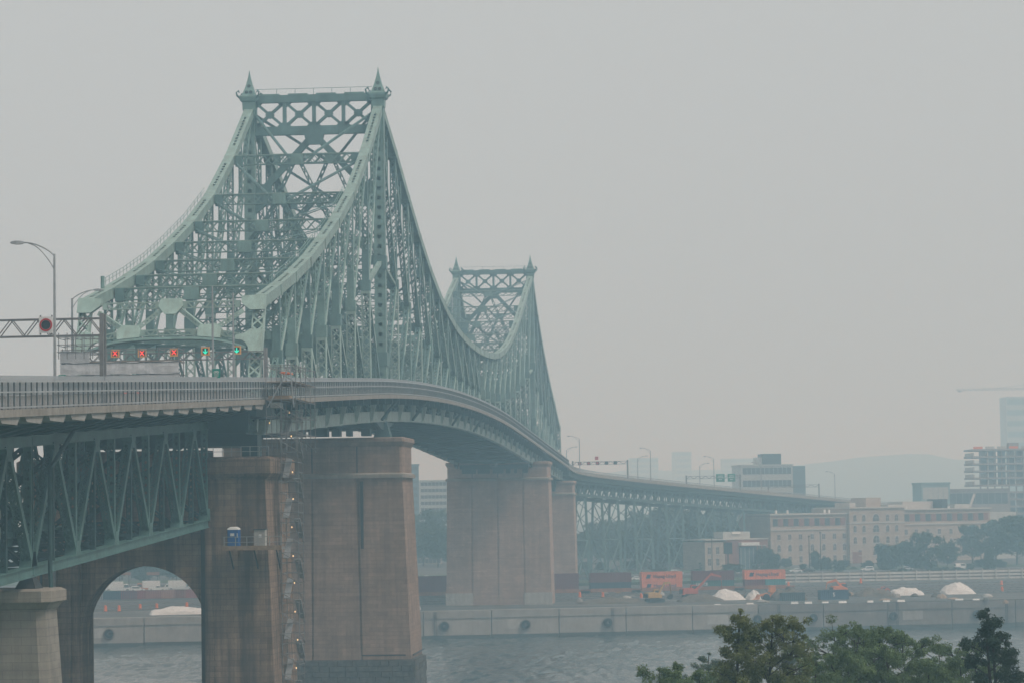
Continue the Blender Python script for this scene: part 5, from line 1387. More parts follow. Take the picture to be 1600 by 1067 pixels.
# construction machines
def machine(label, px, py, col, rz, boom, cat='excavator', scale=1.0):
    p = gpt(px, py); root = bpy.data.objects.new('excavator' if cat == 'excavator' else 'wheel_loader', None); COL.objects.link(root); tag(root, label, cat)
    P = cmat(col); D_ = M['dark']
    if cat == 'excavator':
        for sy in (-1, 1):
            pts = [V((x, sy * 1.25 - .3, z)) for x, z in ((-2.1, .45), (-1.8, .1), (1.8, .1), (2.1, .45), (1.8, .95), (-1.8, .95))]
            MB().prism(pts, (0, .6, 0)).build('track', D_, root)
        MB().box(-.9, .9, -.9, .9, .6, 1.2).build('slew_ring', D_, root)
        MB().loft([ring_rect(-2.3, 1.4, -1.4, 1.4, 1.2, .15), ring_rect(-2.3, 1.4, -1.4, 1.4, 1.9, .15), ring_rect(-2.2, .2, -1.3, 1.3, 2.5, .25)]).build('house', P, root)
        cb = MB().loft([ring_rect(.1, 1.6, .3, 1.35, 1.9), ring_rect(.15, 1.35, .35, 1.3, 3.2)]).build('cab', P, root)
        MB().box(.3, 1.63, .24, .29, 2.1, 2.95).build('cab_window', M['glass'], cb)
        MB().box(-2.5, -2.25, -1.2, 1.2, 1.25, 2.2).build('counterweight', D_, root)
        for a, b, w_ in zip(boom, boom[1:], (.62, .5, .4)): MB().loft([[V((a[0], q, a[1] + e)) for q, e in ((-.2, -w_ * .6), (.2, -w_ * .6), (.2, w_ * .6), (-.2, w_ * .6))], [V((b[0], q, b[1] + e)) for q, e in ((-.18, -w_ * .4), (.18, -w_ * .4), (.18, w_ * .4), (-.18, w_ * .4))]]).build('boom_section', P, root)
        e = boom[-1]
        MB().prism([V((e[0] + x, -.6, e[1] + z)) for x, z in ((.1, .2), (.3, -.7), (-.3, -1.2), (-1.0, -.9), (-.5, -.2))], (0, 1.2, 0)).build('bucket', D_, root)
        MB().tube([V((boom[0][0] + .2, 0, boom[0][1] + .0)), V(((boom[0][0] + boom[1][0]) / 2 + .3, 0, (boom[0][1] + boom[1][1]) / 2 - .3))], .13, 8).build('hydraulic_ram', M['galv'], root)
    else:
        for x in (-1.6, 1.6):
            for sy in (-1, 1): MB().tube([(x, sy * .75, .8), (x, sy * 1.3, .8)], .8, 16).build('wheel', M['tyre'], root)
        MB().loft([ring_rect(-3.0, .2, -1.0, 1.0, .9, .15), ring_rect(-2.9, .1, -.95, .95, 2.1, .2)]).build('engine_cover', P, root)
        MB().box(.2, 2.2, -.7, .7, .7, 1.5).build('front_frame', P, root)
        cb = MB().loft([ring_rect(-.9, .7, -.75, .75, 2.0), ring_rect(-.8, .55, -.7, .7, 3.4)]).build('cab', P, root)
        MB().box(-.7, .5, -.78, -.74, 2.3, 3.1).build('cab_window', M['glass'], cb)
        MB().box(-.95, .75, -.85, .85, 3.4, 3.55).build('cab_roof', P, root)
        for sy in (-1, 1): MB().beam((1.2, sy * .55, 1.7), (3.6, sy * .55, 1.0), .3, .45).build('lift_arm', P, root)
        MB().prism([V((x, -1.4, z)) for x, z in ((3.3, 1.5), (3.5, .3), (4.6, .2), (3.9, .5))], (0, 2.8, 0)).build('bucket', P, root)
    root.location = p; root.rotation_euler.z = rz; root.scale = (scale,) * 3
    return root
machine('yellow excavator with its arm folded up, left of the red excavator', 1023, 941, (.50, .30, .08), QA + .2, [(1.0, 1.9), (2.6, 4.6), (4.2, 4.8), (4.4, 1.9)], scale=1.15)
machine('red excavator with a long arm reaching down beside the white heap', 1080, 935, (.45, .10, .06), QA, [(1.0, 1.9), (4.8, 5.6), (7.2, 5.0), (7.4, 1.6)], scale=1.25)
machine('orange wheel loader right of the small tent-like heap', 1206, 937, (.66, .24, .06), QA + math.pi, None, 'loader', 1.15)
machine('orange excavator working behind the navy container', 1314, 931, (.62, .20, .08), QA, [(.6, 1.9), (-1.2, 3.9), (-3.4, 3.3), (-3.8, 1.6)], scale=1.2)
machine('small red machine parked on the quay left of the flat tarpaulin', 1378, 930, (.5, .12, .06), QA, [(1.0, 1.7), (2.0, 2.6), (3.0, 2.0), (3.1, 1.2)], scale=.8)
# marker barrels
BAR = [MB().loft([[V((r * math.cos(a), r * math.sin(a), z)) for a in [math.pi / 4 * i for i in range(8)]] for r, z in ((.42, 0), (.42, .12), (.3, .14), (.27, .6), (.24, 1.1), (.1, 1.18))]).build('_b', M['orange'])]
BM_ = BAR[0].data; bpy.data.objects.remove(BAR[0])
BS = ring(MB(), V((0, 0, .7)), (0, 0, 1), .26, .285, .22, 8).build('_b2', M['white']); BSM = BS.data; bpy.data.objects.remove(BS)
BASEB = MB().loft([ring_rect(-.5, .5, -.5, .5, 0), ring_rect(-.45, .45, -.45, .45, .1)]).build('_b3', M['dark']); BBM = BASEB.data; bpy.data.objects.remove(BASEB)
BL = [w8 + ' orange barrel, from the left, seen through the arch' for w8 in ('first', 'second', 'third', 'fourth', 'fifth')] + ['orange barrel nearest the farther tower pier', 'orange barrel below the maroon and blue containers', 'orange barrel left of the yellow excavator', 'orange barrel between the two excavators', 'orange barrel by the rails below the brick building', 'farther of two orange barrels at far right', 'nearer of two orange barrels at far right', 'orange barrel right of the train end']
for (px, py), lb in zip(((165, 955), (186, 955), (219, 953), (245, 952), (292, 950), (906, 933), (942, 934), (1002, 936), (1068, 933), (1345, 911), (1565, 915), (1566, 925), (1232, 917)), BL):
    p = gpt(px, py); b = place(BM_, 'marker_barrel', p, None, 0, (1.5, 1.5, 1.5)); tag(b, lb, 'barrel', 'orange barrels on the far bank')
    for me, nm in ((BSM, 'stripe'), (BBM, 'base')):
        o = bpy.data.objects.new(nm, me); COL.objects.link(o); o.parent = b
# concrete edge blocks along the quay
EB = MB().loft([ring_rect(-1.6, 1.6, -.4, .4, 0), ring_rect(-1.6, 1.6, -.28, .28, .3), ring_rect(-1.55, 1.55, -.14, .14, .85)]).build('_e', M['white']); EBM = EB.data; bpy.data.objects.remove(EB)
rr = random.Random(8)
for i in range(46):
    x = 62 + i * 4.1 + rr.uniform(-.6, .6)
    if rr.random() < .45: continue
    b = place(EBM, 'edge_barrier', qp(x, 3.0 + rr.uniform(-1.2, 1.6), 7.02), None, QA + rr.uniform(-.2, .2), (rr.uniform(.5, .9), .8, rr.uniform(.45, .7))); tag(b, 'white concrete barrier block along the quay edge', 'barrier', 'barrier blocks along the quay edge')
# rubble, timber stacks and spoil along the works
rr = random.Random(14)
for i in range(34):
    px, py = rr.uniform(905, 1600), rr.uniform(926, 941); p = gpt(px, py); n = 7; w_ = rr.uniform(.8, 2.2); hh = rr.uniform(.5, 1.3); L = []
    for r, z in ((1.0, -.2), (.95, .25 * hh), (.6, .75 * hh), (.15, hh)): L.append([p + V((math.cos(6.28 * q / n) * w_ * r * rr.uniform(.75, 1.2), math.sin(6.28 * q / n) * w_ * .7 * r * rr.uniform(.75, 1.2), z)) for q in range(n)])
    tag(MB().loft(L).build('rubble_pile', M[rr.choice(('soil', 'ballast', 'conc', 'conc_pale', 'wood'))]), 'small rubble pile among the clutter behind the quay edge', 'rubble pile', 'rubble piles behind the quay edge')
# poles, small sheds, site clutter
def pole(label, px, py0, py1, nm='utility_pole', S=None, r=.22, arms=0):
    p = gpt(px, py0); d = (p - CAM).length; h = (py0 - py1) * d / FPX
    root = thing(nm, label, 'pole', p)
    MB().tube([p, p + V((0, 0, h))], [r, r * .6], 8).build('shaft', M['dark'], root)
    for k in range(arms): MB().beam(p + V((-1.1, 0, h - .5 - k)), p + V((1.1, 0, h - .5 - k)), .16, .16).build('crossarm', M['dark'], root)
    if not arms: MB().box(p.x - .35, p.x + .35, p.y - .3, p.y + .3, p.z + h - .2, p.z + h + .25).build('cap_box', M['dark'], root)
pole('dark pole against the stone pier right of the farther tower', 873, 915, 852, S=None)
pole('twin of the dark pole nearer the farther tower pier', 869, 913, 862, r=.16)
pole('dark utility pole with cross-arm left of the billboard', 1113, 893, 838, arms=1)
pole('tall thin pole in front of the long brick building, left one', 1265, 893, 838)
pole('tall thin pole in front of the long brick building, right one', 1283, 900, 832)
pole('dark signal post above the orange container pair', 996, 885, 862, arms=1)
pole('grey pole before the dark trees at right', 1446, 898, 858)
pole('grey pole by the parked van at right', 1533, 880, 858)

# ------------------------------------------------------------------ retaining wall, road, parked vehicles
M['road_far'] = mat('far_road', (.10, .10, .10), .9, .2, .3)
M['verge'] = mat('far_verge', (.06, .085, .045), .95, .35, .2)
for d0, d1, z, mm, nm, lb in ((196, 232, 8.3, 'verge', 'grass_verge', 'green verge below the far road'), (232, 262, 9.35, 'road_far', 'road', 'grey road along the far bank'), (262, 300, 9.5, 'verge', 'grass_verge', 'verge in front of the brick buildings')):
    b = MB(); b.loft([[qp(x, d0, z - 2), qp(x, d1, z - 2), qp(x, d1, z), qp(x, d0, z)] for x in (-330, 520)]); tag(b.build(nm, M[mm]), lb, None, kind='structure')
M['wall_white'] = mat('whitish_wall_panels', (.60, .57, .53), .85, .15, .5, .4, (.3, .27, .24))
rw = thing('retaining_wall', 'long pale panelled retaining wall below the parked cars at right', 'wall', qp(180, 188, 7))
def wall_x(px): 
    lo, hi = -100.0, 500.0
    for _ in range(40):
        m_ = (lo + hi) / 2
        if proj(qp(m_, 188, 9))[0] < px: lo = m_
        else: hi = m_
    return lo
x = wall_x(1222)
while x < wall_x(1640):
    w_ = 4.6
    for k in range(3):
        a, b = qp(x + .18, 188, 7.2 + 1.15 * k), qp(x + w_ - .18, 188, 7.2 + 1.15 * k)
        MB().loft([[a, b, b + qn * .4, a + qn * .4], [a + V((0, 0, .72)), b + V((0, 0, .72)), b + qn * .4 + V((0, 0, .72)), a + qn * .4 + V((0, 0, .72))]]).build('wall_panel', M['wall_white'], rw)
    c = qp(x, 187.8, 7); MB().box(c.x - .16, c.x + .16, c.y - .2, c.y + .3, 7, 10.6).build('wall_post', M['wall_white'], rw)
    x += w_
a, b = qp(wall_x(1222), 188.7, 7), qp(wall_x(1640), 188.7, 7)
MB().loft([[a, b, b + qn * .5, a + qn * .5], [a + V((0, 0, 3.3)), b + V((0, 0, 3.3)), b + qn * .5 + V((0, 0, 3.3)), a + qn * .5 + V((0, 0, 3.3))]]).build('backing_wall', M['ballast'], rw)
def road_car(label, px, d, col, kind, flip=0):
    lo, hi = -300.0, 600.0
    for _ in range(40):
        m_ = (lo + hi) / 2
        if proj(qp(m_, d, 10))[0] < px: lo = m_
        else: hi = m_
    z = 9.36 if d > 232 else 8.31
    car(label, qp(lo, d, z), QA + math.pi * flip, col, kind, 'vehicles along the far road')
WHT, SIL, DRK, RED_ = (.75, .75, .74), (.4, .41, .42), (.04, .045, .05), (.4, .05, .04)
road_car('white car left in front of the long brick building', 1243, 238, WHT, 'car', 1)
road_car('dark car right behind the leftmost white car', 1264, 240, DRK, 'car')
road_car('white car before the brick building entrance', 1355, 238, WHT, 'suv', 1)
road_car('white car half hidden behind the middle trees', 1417, 238, WHT, 'car')
road_car('white van parked at right above the retaining wall', 1503, 240, WHT, 'van')
road_car('silver car behind the orange container pair', 1057, 240, WHT, 'suv')
road_car('white car left of the orange container pair', 996, 215, WHT, 'car')
road_car('pale car above the maroon container, by the billboard', 1107, 236, SIL, 'car')
road_car('white pickup right of the billboard pole', 1149, 236, WHT, 'pickup')
road_car('white car at left between the two tower piers', 668, 236, WHT, 'car')
for i, (px, k, c_, lb) in enumerate(((184, 'truck', WHT, 'white truck at the left of the row seen through the arch'), (196, 'pickup', WHT, 'white pickup next to the left truck, through the arch'), (215, 'suv', WHT, 'white car in the middle of the row seen through the arch'), (231, 'truck', (.62, .2, .08), 'orange-cabbed truck in the middle of the arch view'),
                                 (245, 'pickup', WHT, 'white pickup right of the orange-cabbed truck, through the arch'), (264, 'van', WHT, 'white van toward the right of the arch view'), (282, 'truck', (.6, .6, .6), 'grey-cabbed truck at the right of the arch view'))):
    road_car(lb, px, 200 + (i % 2) * 4, c_, k, i % 2)
for px, lb in ((190, 'orange hoarding above the left truck in the arch view'), (235, 'orange hoarding above the middle truck in the arch view'), (279, 'orange hoarding above the right truck in the arch view')):
    p = gpt(px, 914); h = tag(MB().box(p.x - 2.2, p.x + 2.2, p.y + 4.0, p.y + 4.3, p.z + 3.4, p.z + 4.4).build('hoarding', M['well']), lb, 'hoarding')
    for e in (-1.6, 1.6): MB().box(p.x + e - .12, p.x + e + .12, p.y + 4.31, p.y + 4.5, p.z - .3, p.z + 4.8).build('hoarding_leg', M['dark'], h)

# ------------------------------------------------------------------ buildings
def brickm(name, c, c2): return stone(name, c, c2, .5, .25, .14, .25)
M['grey_stone'] = brickm('warm_grey_brick', (.42, .345, .29), (.25, .20, .17))
M['trim'] = mat('pale_stone_trim', (.46, .43, .40), .85, .12, .5)
M['red_brick'] = brickm('red_brick', (.27, .125, .10), (.16, .08, .07))
M['pane'] = mat('window_pane', (.055, .07, .08), .2, .25, .3, spec=.5)
M['cladding'] = mat('pale_cladding', (.44, .44, .42), .7, .1, .2)
M['teal_clad'] = mat('teal_cladding', (.20, .30, .32), .6, .12, .2)
M['blue_glass'] = mat('blue_glass_wall', (.10, .15, .18), .2, .2, .2, spec=.6)
def win_mesh(w, h, arch=False, deep=.12):
    """recessed sash: outer frame proud of a dark pane, glazing bars"""
    pts = [(-w / 2, 0), (w / 2, 0)]
    if arch:
        for i in range(9): a = math.pi * i / 8; pts.append((w / 2 * math.cos(a), h - w / 2 + w / 2 * math.sin(a)))
    else: pts += [(w / 2, h), (-w / 2, h)]
    pane = MB().prism([V((x, -.03, z)) for x, z in pts], (0, .1, 0)).build('_w', M['pane'])
    fr = MB(); fr.box(-w / 2 - .16, w / 2 + .16, -.22, .05, -.3, -.02)
    fr.box(-.05, .05, -.07, .02, 0, h * .98); fr.box(-w / 2, w / 2, -.075, .02, h * .48, h * .52)
    if arch:
        for i in range(8):
            a, b = math.pi * i / 8, math.pi * (i + 1) / 8; r0, r1, zc_ = w / 2, w / 2 + .28, h - w / 2
            fr.prism([V((r0 * math.cos(a), -.14, zc_ + r0 * math.sin(a))), V((r1 * math.cos(a), -.14, zc_ + r1 * math.sin(a))), V((r1 * math.cos(b), -.14, zc_ + r1 * math.sin(b))), V((r0 * math.cos(b), -.14, zc_ + r0 * math.sin(b)))], (0, .15, 0))
    else: fr.box(-w / 2 - .1, w / 2 + .1, -.14, .05, h + .01, h + .28)
    f = fr.build('_f', M['trim']); a, b = pane.data, f.data
    bpy.data.objects.remove(pane); bpy.data.objects.remove(f); return a, b
WIN = {'sash': win_mesh(1.5, 2.0), 'arch': win_mesh(1.5, 2.7, True), 'wide': win_mesh(3.1, 3.0, True), 'low': win_mesh(1.4, 2.5)}
class Facade:
    def __init__(self, p0, p1, root):
        self.p0, self.d = V(p0), V(p1) - V(p0); self.d.z = 0; self.L = self.d.length; self.d.normalize(); self.n = V((self.d.y, -self.d.x, 0)); self.a = math.atan2(self.d.y, self.d.x); self.root = root
    def at(self, u, out, z): q = self.p0 + self.d * u + self.n * out; q.z = z; return q
    def px(self, px, z=20):
        lo, hi = -20.0, self.L + 60
        for _ in range(40):
            m_ = (lo + hi) / 2
            if proj(self.at(m_, 0, z))[0] < px: lo = m_
            else: hi = m_
        return lo
    def block(self, nm, mm, u0, u1, o0, o1, z0, z1, parent=None):
        r = lambda z: [self.at(u0, o1, z), self.at(u1, o1, z), self.at(u1, o0, z), self.at(u0, o0, z)]
        return MB().loft([r(z0), r(z1)]).build(nm, mm, parent or self.root)
    def window(self, kind, u, z, out=0.0):
        pm, fm = WIN[kind]; o = place(pm, 'window', self.at(u, out, z), self.root, self.a)
        f = bpy.data.objects.new('window_frame', fm); COL.objects.link(f); f.parent = o; return o
p0, p1 = at_s(1205, 880, 668), at_s(1590, 880, 742); p0.z = p1.z = 9.0
hb = thing('brick_warehouse', 'long grey four-storey brick building with arched windows and a red-panelled top floor', 'building', p0)
F = Facade(p0, p1, hb)
uL, uC0, uC1, uR = 0, F.px(1324), F.px(1410), F.px(1548)
F.block('left_wing', M['grey_stone'], 0, uC0 - .02, -22, 0, 8.0, 29.4)
F.block('centre_pavilion', M['grey_stone'], uC0, uC1, -24, 1.6, 8.0, 31.6)
F.block('right_wing', M['grey_stone'], uC1 + .02, uR, -22, 0, 8.0, 30.6)
F.block('end_block', M['cladding'], uR + .02, F.px(1592), -20, -1.5, 8.0, 29.2)
for nm, u0, u1, o1, zt in (('left_cornice', -.5, uC0, .7, 29.4), ('centre_cornice', uC0 - .4, uC1 + .4, 2.2, 31.6), ('right_cornice', uC1, uR + .4, .7, 30.6)):
    F.block(nm, M['trim'], u0, u1, -22.5, o1, zt - .0 + .01, zt + .6); F.block('string_course', M['trim'], u0 + .3, u1 - .3, -1, o1 - .35, zt - 6.1, zt - 5.6)
for i in range(14):                                # top floor: red panels between wide windows
    u = 1.0 + (uC0 - 2) * i / 14; w_ = (uC0 - 2) / 14
    F.block('brick_panel' if i % 2 else 'glazed_panel', M['red_brick'] if i % 2 else M['pane'], u + .15, u + w_ - .15, -.2, .15, 25.0, 28.0)
for i in range(16):
    u = uC1 + 1.0 + (uR - uC1 - 2) * i / 16; w_ = (uR - uC1 - 2) / 16
    F.block('brick_panel' if i % 2 else 'glazed_panel', M['red_brick'] if i % 2 else M['pane'], u + .15, u + w_ - .15, -.2, .15, 26.0, 29.0)
for px in (1217, 1234, 1251, 1269, 1287, 1304, 1319):
    for z, k in ((19.6, 'sash'), (14.9, 'arch'), (10.3, 'low')): F.window(k, F.px(px), z)
for px in (1332.5, 1346.5, 1383.5, 1397.5):
    for z in (26.4, 22.0, 17.4): F.window('arch', F.px(px), z, 1.6)
for z in (26.3, 21.9, 17.6): F.window('wide', F.px(1365.5), z, 1.6)
for px in (1340, 1365, 1391): F.window('wide' if px == 1365 else 'sash', F.px(px), 12.6, 1.6)
F.block('entrance', M['red_brick'], F.px(1328), F.px(1342), 1.0, 1.75, 9, 14)
for px in (1416, 1432, 1450, 1468, 1486, 1504, 1522, 1540):
    for z, k in ((20.6, 'sash'), (16.0, 'arch'), (11.4, 'low')): F.window(k, F.px(px), z)
for a, b, z0, z1, dp, mm in ((1378, 1401, 32.2, 36.0, -14, 'grey_stone'), (1408, 1434, 31.2, 33.0, -12, 'cladding'), (1440, 1490, 31.2, 34.2, -16, 'trim'), (1488, 1496, 31.2, 35.0, -10, 'dark'), (1512, 1535, 31.2, 32.8, -12, 'cladding'), (1338, 1347, 32.2, 34.0, -8, 'trim')):
    F.block('roof_house', M[mm], F.px(a), F.px(b), dp - 6, dp + 4, z0, z1)
MB().beam(F.at(F.px(1538), -9, 31.2), F.at(F.px(1546), -9, 37.0), 1.0, .8).build('roof_chute', M['trim'], hb)
rr = random.Random(3)
for i in range(9): u = rr.uniform(3, uR - 3); F.block('roof_vent', M['white'], u, u + .7, -3, -2.3, 29.9 if u < uC0 else 31.2, 31.4 if u < uC0 else 32.0)

p0, p1 = at_s(1102, 884, 600), at_s(1199, 884, 618); p0.z = p1.z = 8.6
rb = thing('red_brick_building', 'small red brick and glass building with a white canopy, behind the billboard', 'building', p0)
F = Facade(p0, p1, rb)
F.block('pale_wing', M['grey_stone'], 0, F.px(1133) - .02, -14, .0, 7.6, 20.0)
F.block('brick_wing', M['red_brick'], F.px(1133), F.px(1199), -14, .3, 7.6, 20.6)
F.block('glass_bay', M['blue_glass'], F.px(1154), F.px(1180), .25, .9, 8.6, 18.0)
F.block('canopy', M['white'], F.px(1153), F.px(1181), .2, 2.2, 18.4, 19.6)
F.block('roof_line', M['trim'], -.3, F.px(1199) + .3, -14.2, .6, 20.61, 20.95)
F.block('roof_room', M['cladding'], F.px(1140), F.px(1182), -10, -4, 20.9, 23.6); F.block('roof_hatch', M['white'], F.px(1153), F.px(1166), -4.1, -3.4, 22.8, 23.7)
for px in (1108, 1121):
    for z in (15.5, 11.2): F.window('low', F.px(px), z)
for k in range(3):
    for i in range(4): F.block('bay_mullion', M['trim'], F.px(1154) + .2 + i * 2.0, F.px(1154) + .35 + i * 2.0, .9, 1.0, 8.7 + 3 * k, 11.5 + 3 * k)
for px in (1186, 1193):
    for z in (16.2, 13.3, 10.2): F.window('sash', F.px(px), z, .3)
bb = gpt(1138, 892); bl = thing('billboard', 'dark blank billboard on a single post before the red brick building', 'billboard', bb)
h0 = (892 - 865) * (bb - CAM).length / FPX; h1 = (892 - 848) * (bb - CAM).length / FPX
MB().box(bb.x - 1.6, bb.x + 1.6, bb.y - .3, bb.y + .3, bb.z + h0, bb.z + h1).build('panel', M['black'], bl)
MB().beam(bb, bb + V((0, 0, h0)), .5, .5).build('post', M['dark'], bl)
MB().box(bb.x - 1.75, bb.x + 1.75, bb.y - .36, bb.y + .36, bb.z + h1 + .002, bb.z + h1 + .2).build('top_trim', M['dark'], bl)

def slab_block(name, label, pxa, pxb, S, py_top, nb, mats, depth=25, rows=6, cols=10, base=None, ribs=True):
    """office or flat block: shell, window bands split into panes, roof parapet"""
    p0, p1 = at_s(pxa, 800, S), at_s(pxb, 800, S + 4); ztop = at_s(pxa, py_top, S).z; base = base if base is not None else 9.0; p0.z = p1.z = base
    r = thing(name, label, 'building', p0); F = Facade(p0, p1, r)
    F.block('shell', M[mats[0]], 0, F.L, -depth, 0, base - 2, ztop); F.block('parapet', M[mats[0]], -.3, F.L + .3, -depth - .3, .3, ztop + .005, ztop + .8)
    fh = (ztop - base) / rows
    for k in range(rows):
        for i in range(cols):
            u0 = .8 + (F.L - 1.6) * i / cols; u1 = .8 + (F.L - 1.6) * (i + 1) / cols
            F.block('window', M[mats[1]], u0 + .12, u1 - .12, -.15, .1, base + fh * k + fh * .35, base + fh * k + fh * .86)
    return r, F, ztop
r, F, zt = slab_block('office_block', 'white banded office block with a dark roof house, above the viaduct', 1159, 1240, 960, 728, 4, ('cladding', 'pane'), 30, 7, 11)
F.block('side_block', M['blue_glass'], F.L + .1, F.L + 6.5, -30, -.5, 9, zt - .2)
F.block('roof_house', M['dark'], F.px(1197), F.px(1226), -22, -6, zt + .8, zt + 6.3); F.block('roof_stair', M['cladding'], F.px(1189), F.px(1197), -20, -8, zt + .8, zt + 4.6)
slab_block('apartment_block', 'hazy wide apartment block between the two tower piers', 655, 712, 950, 752, 0, ('cladding', 'pane'), 18, 12, 9)
slab_block('apartment_block', 'hazy darker apartment slab at the edge of the near tower pier', 636, 655, 910, 727, 0, ('blue_glass', 'pane'), 14, 14, 4)
slab_block('apartment_block', 'low pale block at the foot of the flats between the tower piers', 648, 690, 760, 832, 0, ('grey_stone', 'pane'), 14, 4, 6)
for a, b, S, yt, lb in ((1576, 1650, 2100, 621, 'very faint tall tower at the right edge under the crane'), (1056, 1082, 3400, 706, 'very faint tower block over the viaduct lamps'), (986, 1030, 3300, 716, 'very faint broad block left of the viaduct lamps'), (1130, 1180, 3500, 717, 'very faint low block left of the white office')):
    slab_block('distant_tower', lb, a, b, S, yt, 0, ('cladding', 'teal_clad'), 30, 12, 6)
# concrete frame going up
p0, p1 = at_s(1530, 800, 930), at_s(1660, 800, 934); p0.z = p1.z = 10
cf = thing('concrete_frame', 'unfinished concrete building with open floors and projecting slabs at the right edge', 'building', p0)
F = Facade(p0, p1, cf); zt = at_s(1527, 701, 930).z
nfl = 13; fh = (zt - 14) / nfl
M['frame_conc'] = mat('raw_frame_concrete', (.30, .27, .26), .9, .15, .3, .3, (.18, .15, .14))
for k in range(nfl + 1):
    z = 14 + fh * k
    F.block('floor_slab', M['frame_conc'], -2.6 if k > 3 else 0, F.L, -24, .8 if k % 2 else .5, z - .9, z)
    if k > 3 and k < nfl: F.block('guard_net', M['trim'], -2.5, -1.9, -22, .4, z + .01, z + 1.6)
    if k < nfl:
        for i in range(12): u = .8 + (F.L - 2) * i / 11; F.block('column', M['frame_conc'], u, u + .6, -1.2, -.4, z + .01, z + fh - .91)
        for i in range(9):
            if (i * 7 + k * 5) % 7: u = 1 + F.L * i / 9; F.block('infill_wall', M['cladding' if (i + k) % 3 == 0 else 'blue_glass'], u, u + F.L / 9 - .8, -2.6, -2.2, z + .01, z + fh - .95)
for i in range(7): u = -2 + F.L * i / 7; F.block('parapet_board', M['orange' if i % 3 == 0 else 'trim'], u, u + F.L / 9, -.6, -.4, zt + .01, zt + 1.2)
F.block('core_wall', M['frame_conc'], F.px(1585), F.px(1600), -14, -8, zt + .01, zt + 3)
r, F, zt = slab_block('podium_block', 'low unfinished podium with tall openings left of the concrete frame', 1482, 1578, 895, 766, 0, ('frame_conc', 'pane'), 20, 3, 9)
r, F, zt = slab_block('teal_pavilion', 'low teal glass pavilion left of the podium', 1440, 1485, 880, 756, 0, ('teal_clad', 'cladding'), 12, 3, 5)
# tower crane
cb_ = at_s(1620, 700, 1700); cr = thing('tower_crane', 'very faint tower crane jib reaching in from the right edge', 'crane', (cb_.x, cb_.y, 10))
zj = at_s(1600, 607, 1700).z; xl = at_s(1495, 607, 1700).x
MB().laced((cb_.x, cb_.y, 8), (cb_.x, cb_.y, zj + 4), 2.0, 2.0, 2.6, .3).build('mast', M['galv_dark'], cr)
MB().laced((xl, cb_.y, zj), (cb_.x + 14, cb_.y, zj), 1.5, 1.3, 2.0, .25, side=(0, 0, 1), single=True).build('jib', M['galv_dark'], cr)
MB().box(cb_.x + 9, cb_.x + 13, cb_.y - .8, cb_.y + .8, zj - 3, zj - .8).build('counterweight', M['conc'], cr)
MB().beam((cb_.x, cb_.y, zj + 4), ((xl + cb_.x) / 2, cb_.y, zj + .7), .25, .25).build('tie_bar', M['galv_dark'], cr)
MB().box(xl + 1, xl + 3, cb_.y - .6, cb_.y + .6, zj - 1.6, zj - .8).build('trolley', M['dark'], cr)

# ------------------------------------------------------------------ trees
M['bark'] = mat('tree_bark', (.05, .042, .035), .95, .3, 2.0)
M['leaf_olive'] = leafmat('olive_leaves', (.10, .125, .046), (.19, .21, .085), .9)
M['leaf_mid'] = leafmat('mid_green_leaves', (.095, .145, .062), (.17, .235, .10), .9)
M['leaf_dark'] = leafmat('dark_leaves', (.026, .050, .032), (.050, .080, .046), 1.0)
M['leaf_far'] = leafmat('far_leaves', (.030, .055, .028), (.060, .090, .045), .12)
def crown_leaves(mb, clumps, per, size, rr, squash=.8):
    for c, r in clumps:
        n = int(per * (r ** 1.6 + .15))
        for _ in range(n):
            d = V((rr.gauss(0, 1), rr.gauss(0, 1), rr.gauss(0, 1)))
            if d.length < 1e-3: continue
            d.normalize(); p = c + V((d.x, d.y, d.z * squash)) * (r * rr.uniform(.25, 1.08) ** .7)
            a = V((rr.gauss(0, 1), rr.gauss(0, 1), rr.gauss(0, 1) - .35)).normalized(); b = a.cross(V((rr.gauss(0, 1), rr.gauss(0, 1), rr.gauss(0, 1))))
            if b.length < 1e-3: continue
            b.normalize(); s = size * rr.uniform(.6, 1.35)
            mb.quad(p - a * s, p + b * (s * .42) - a * (s * .1), p + a * s, p - b * (s * .42) - a * (s * .1))
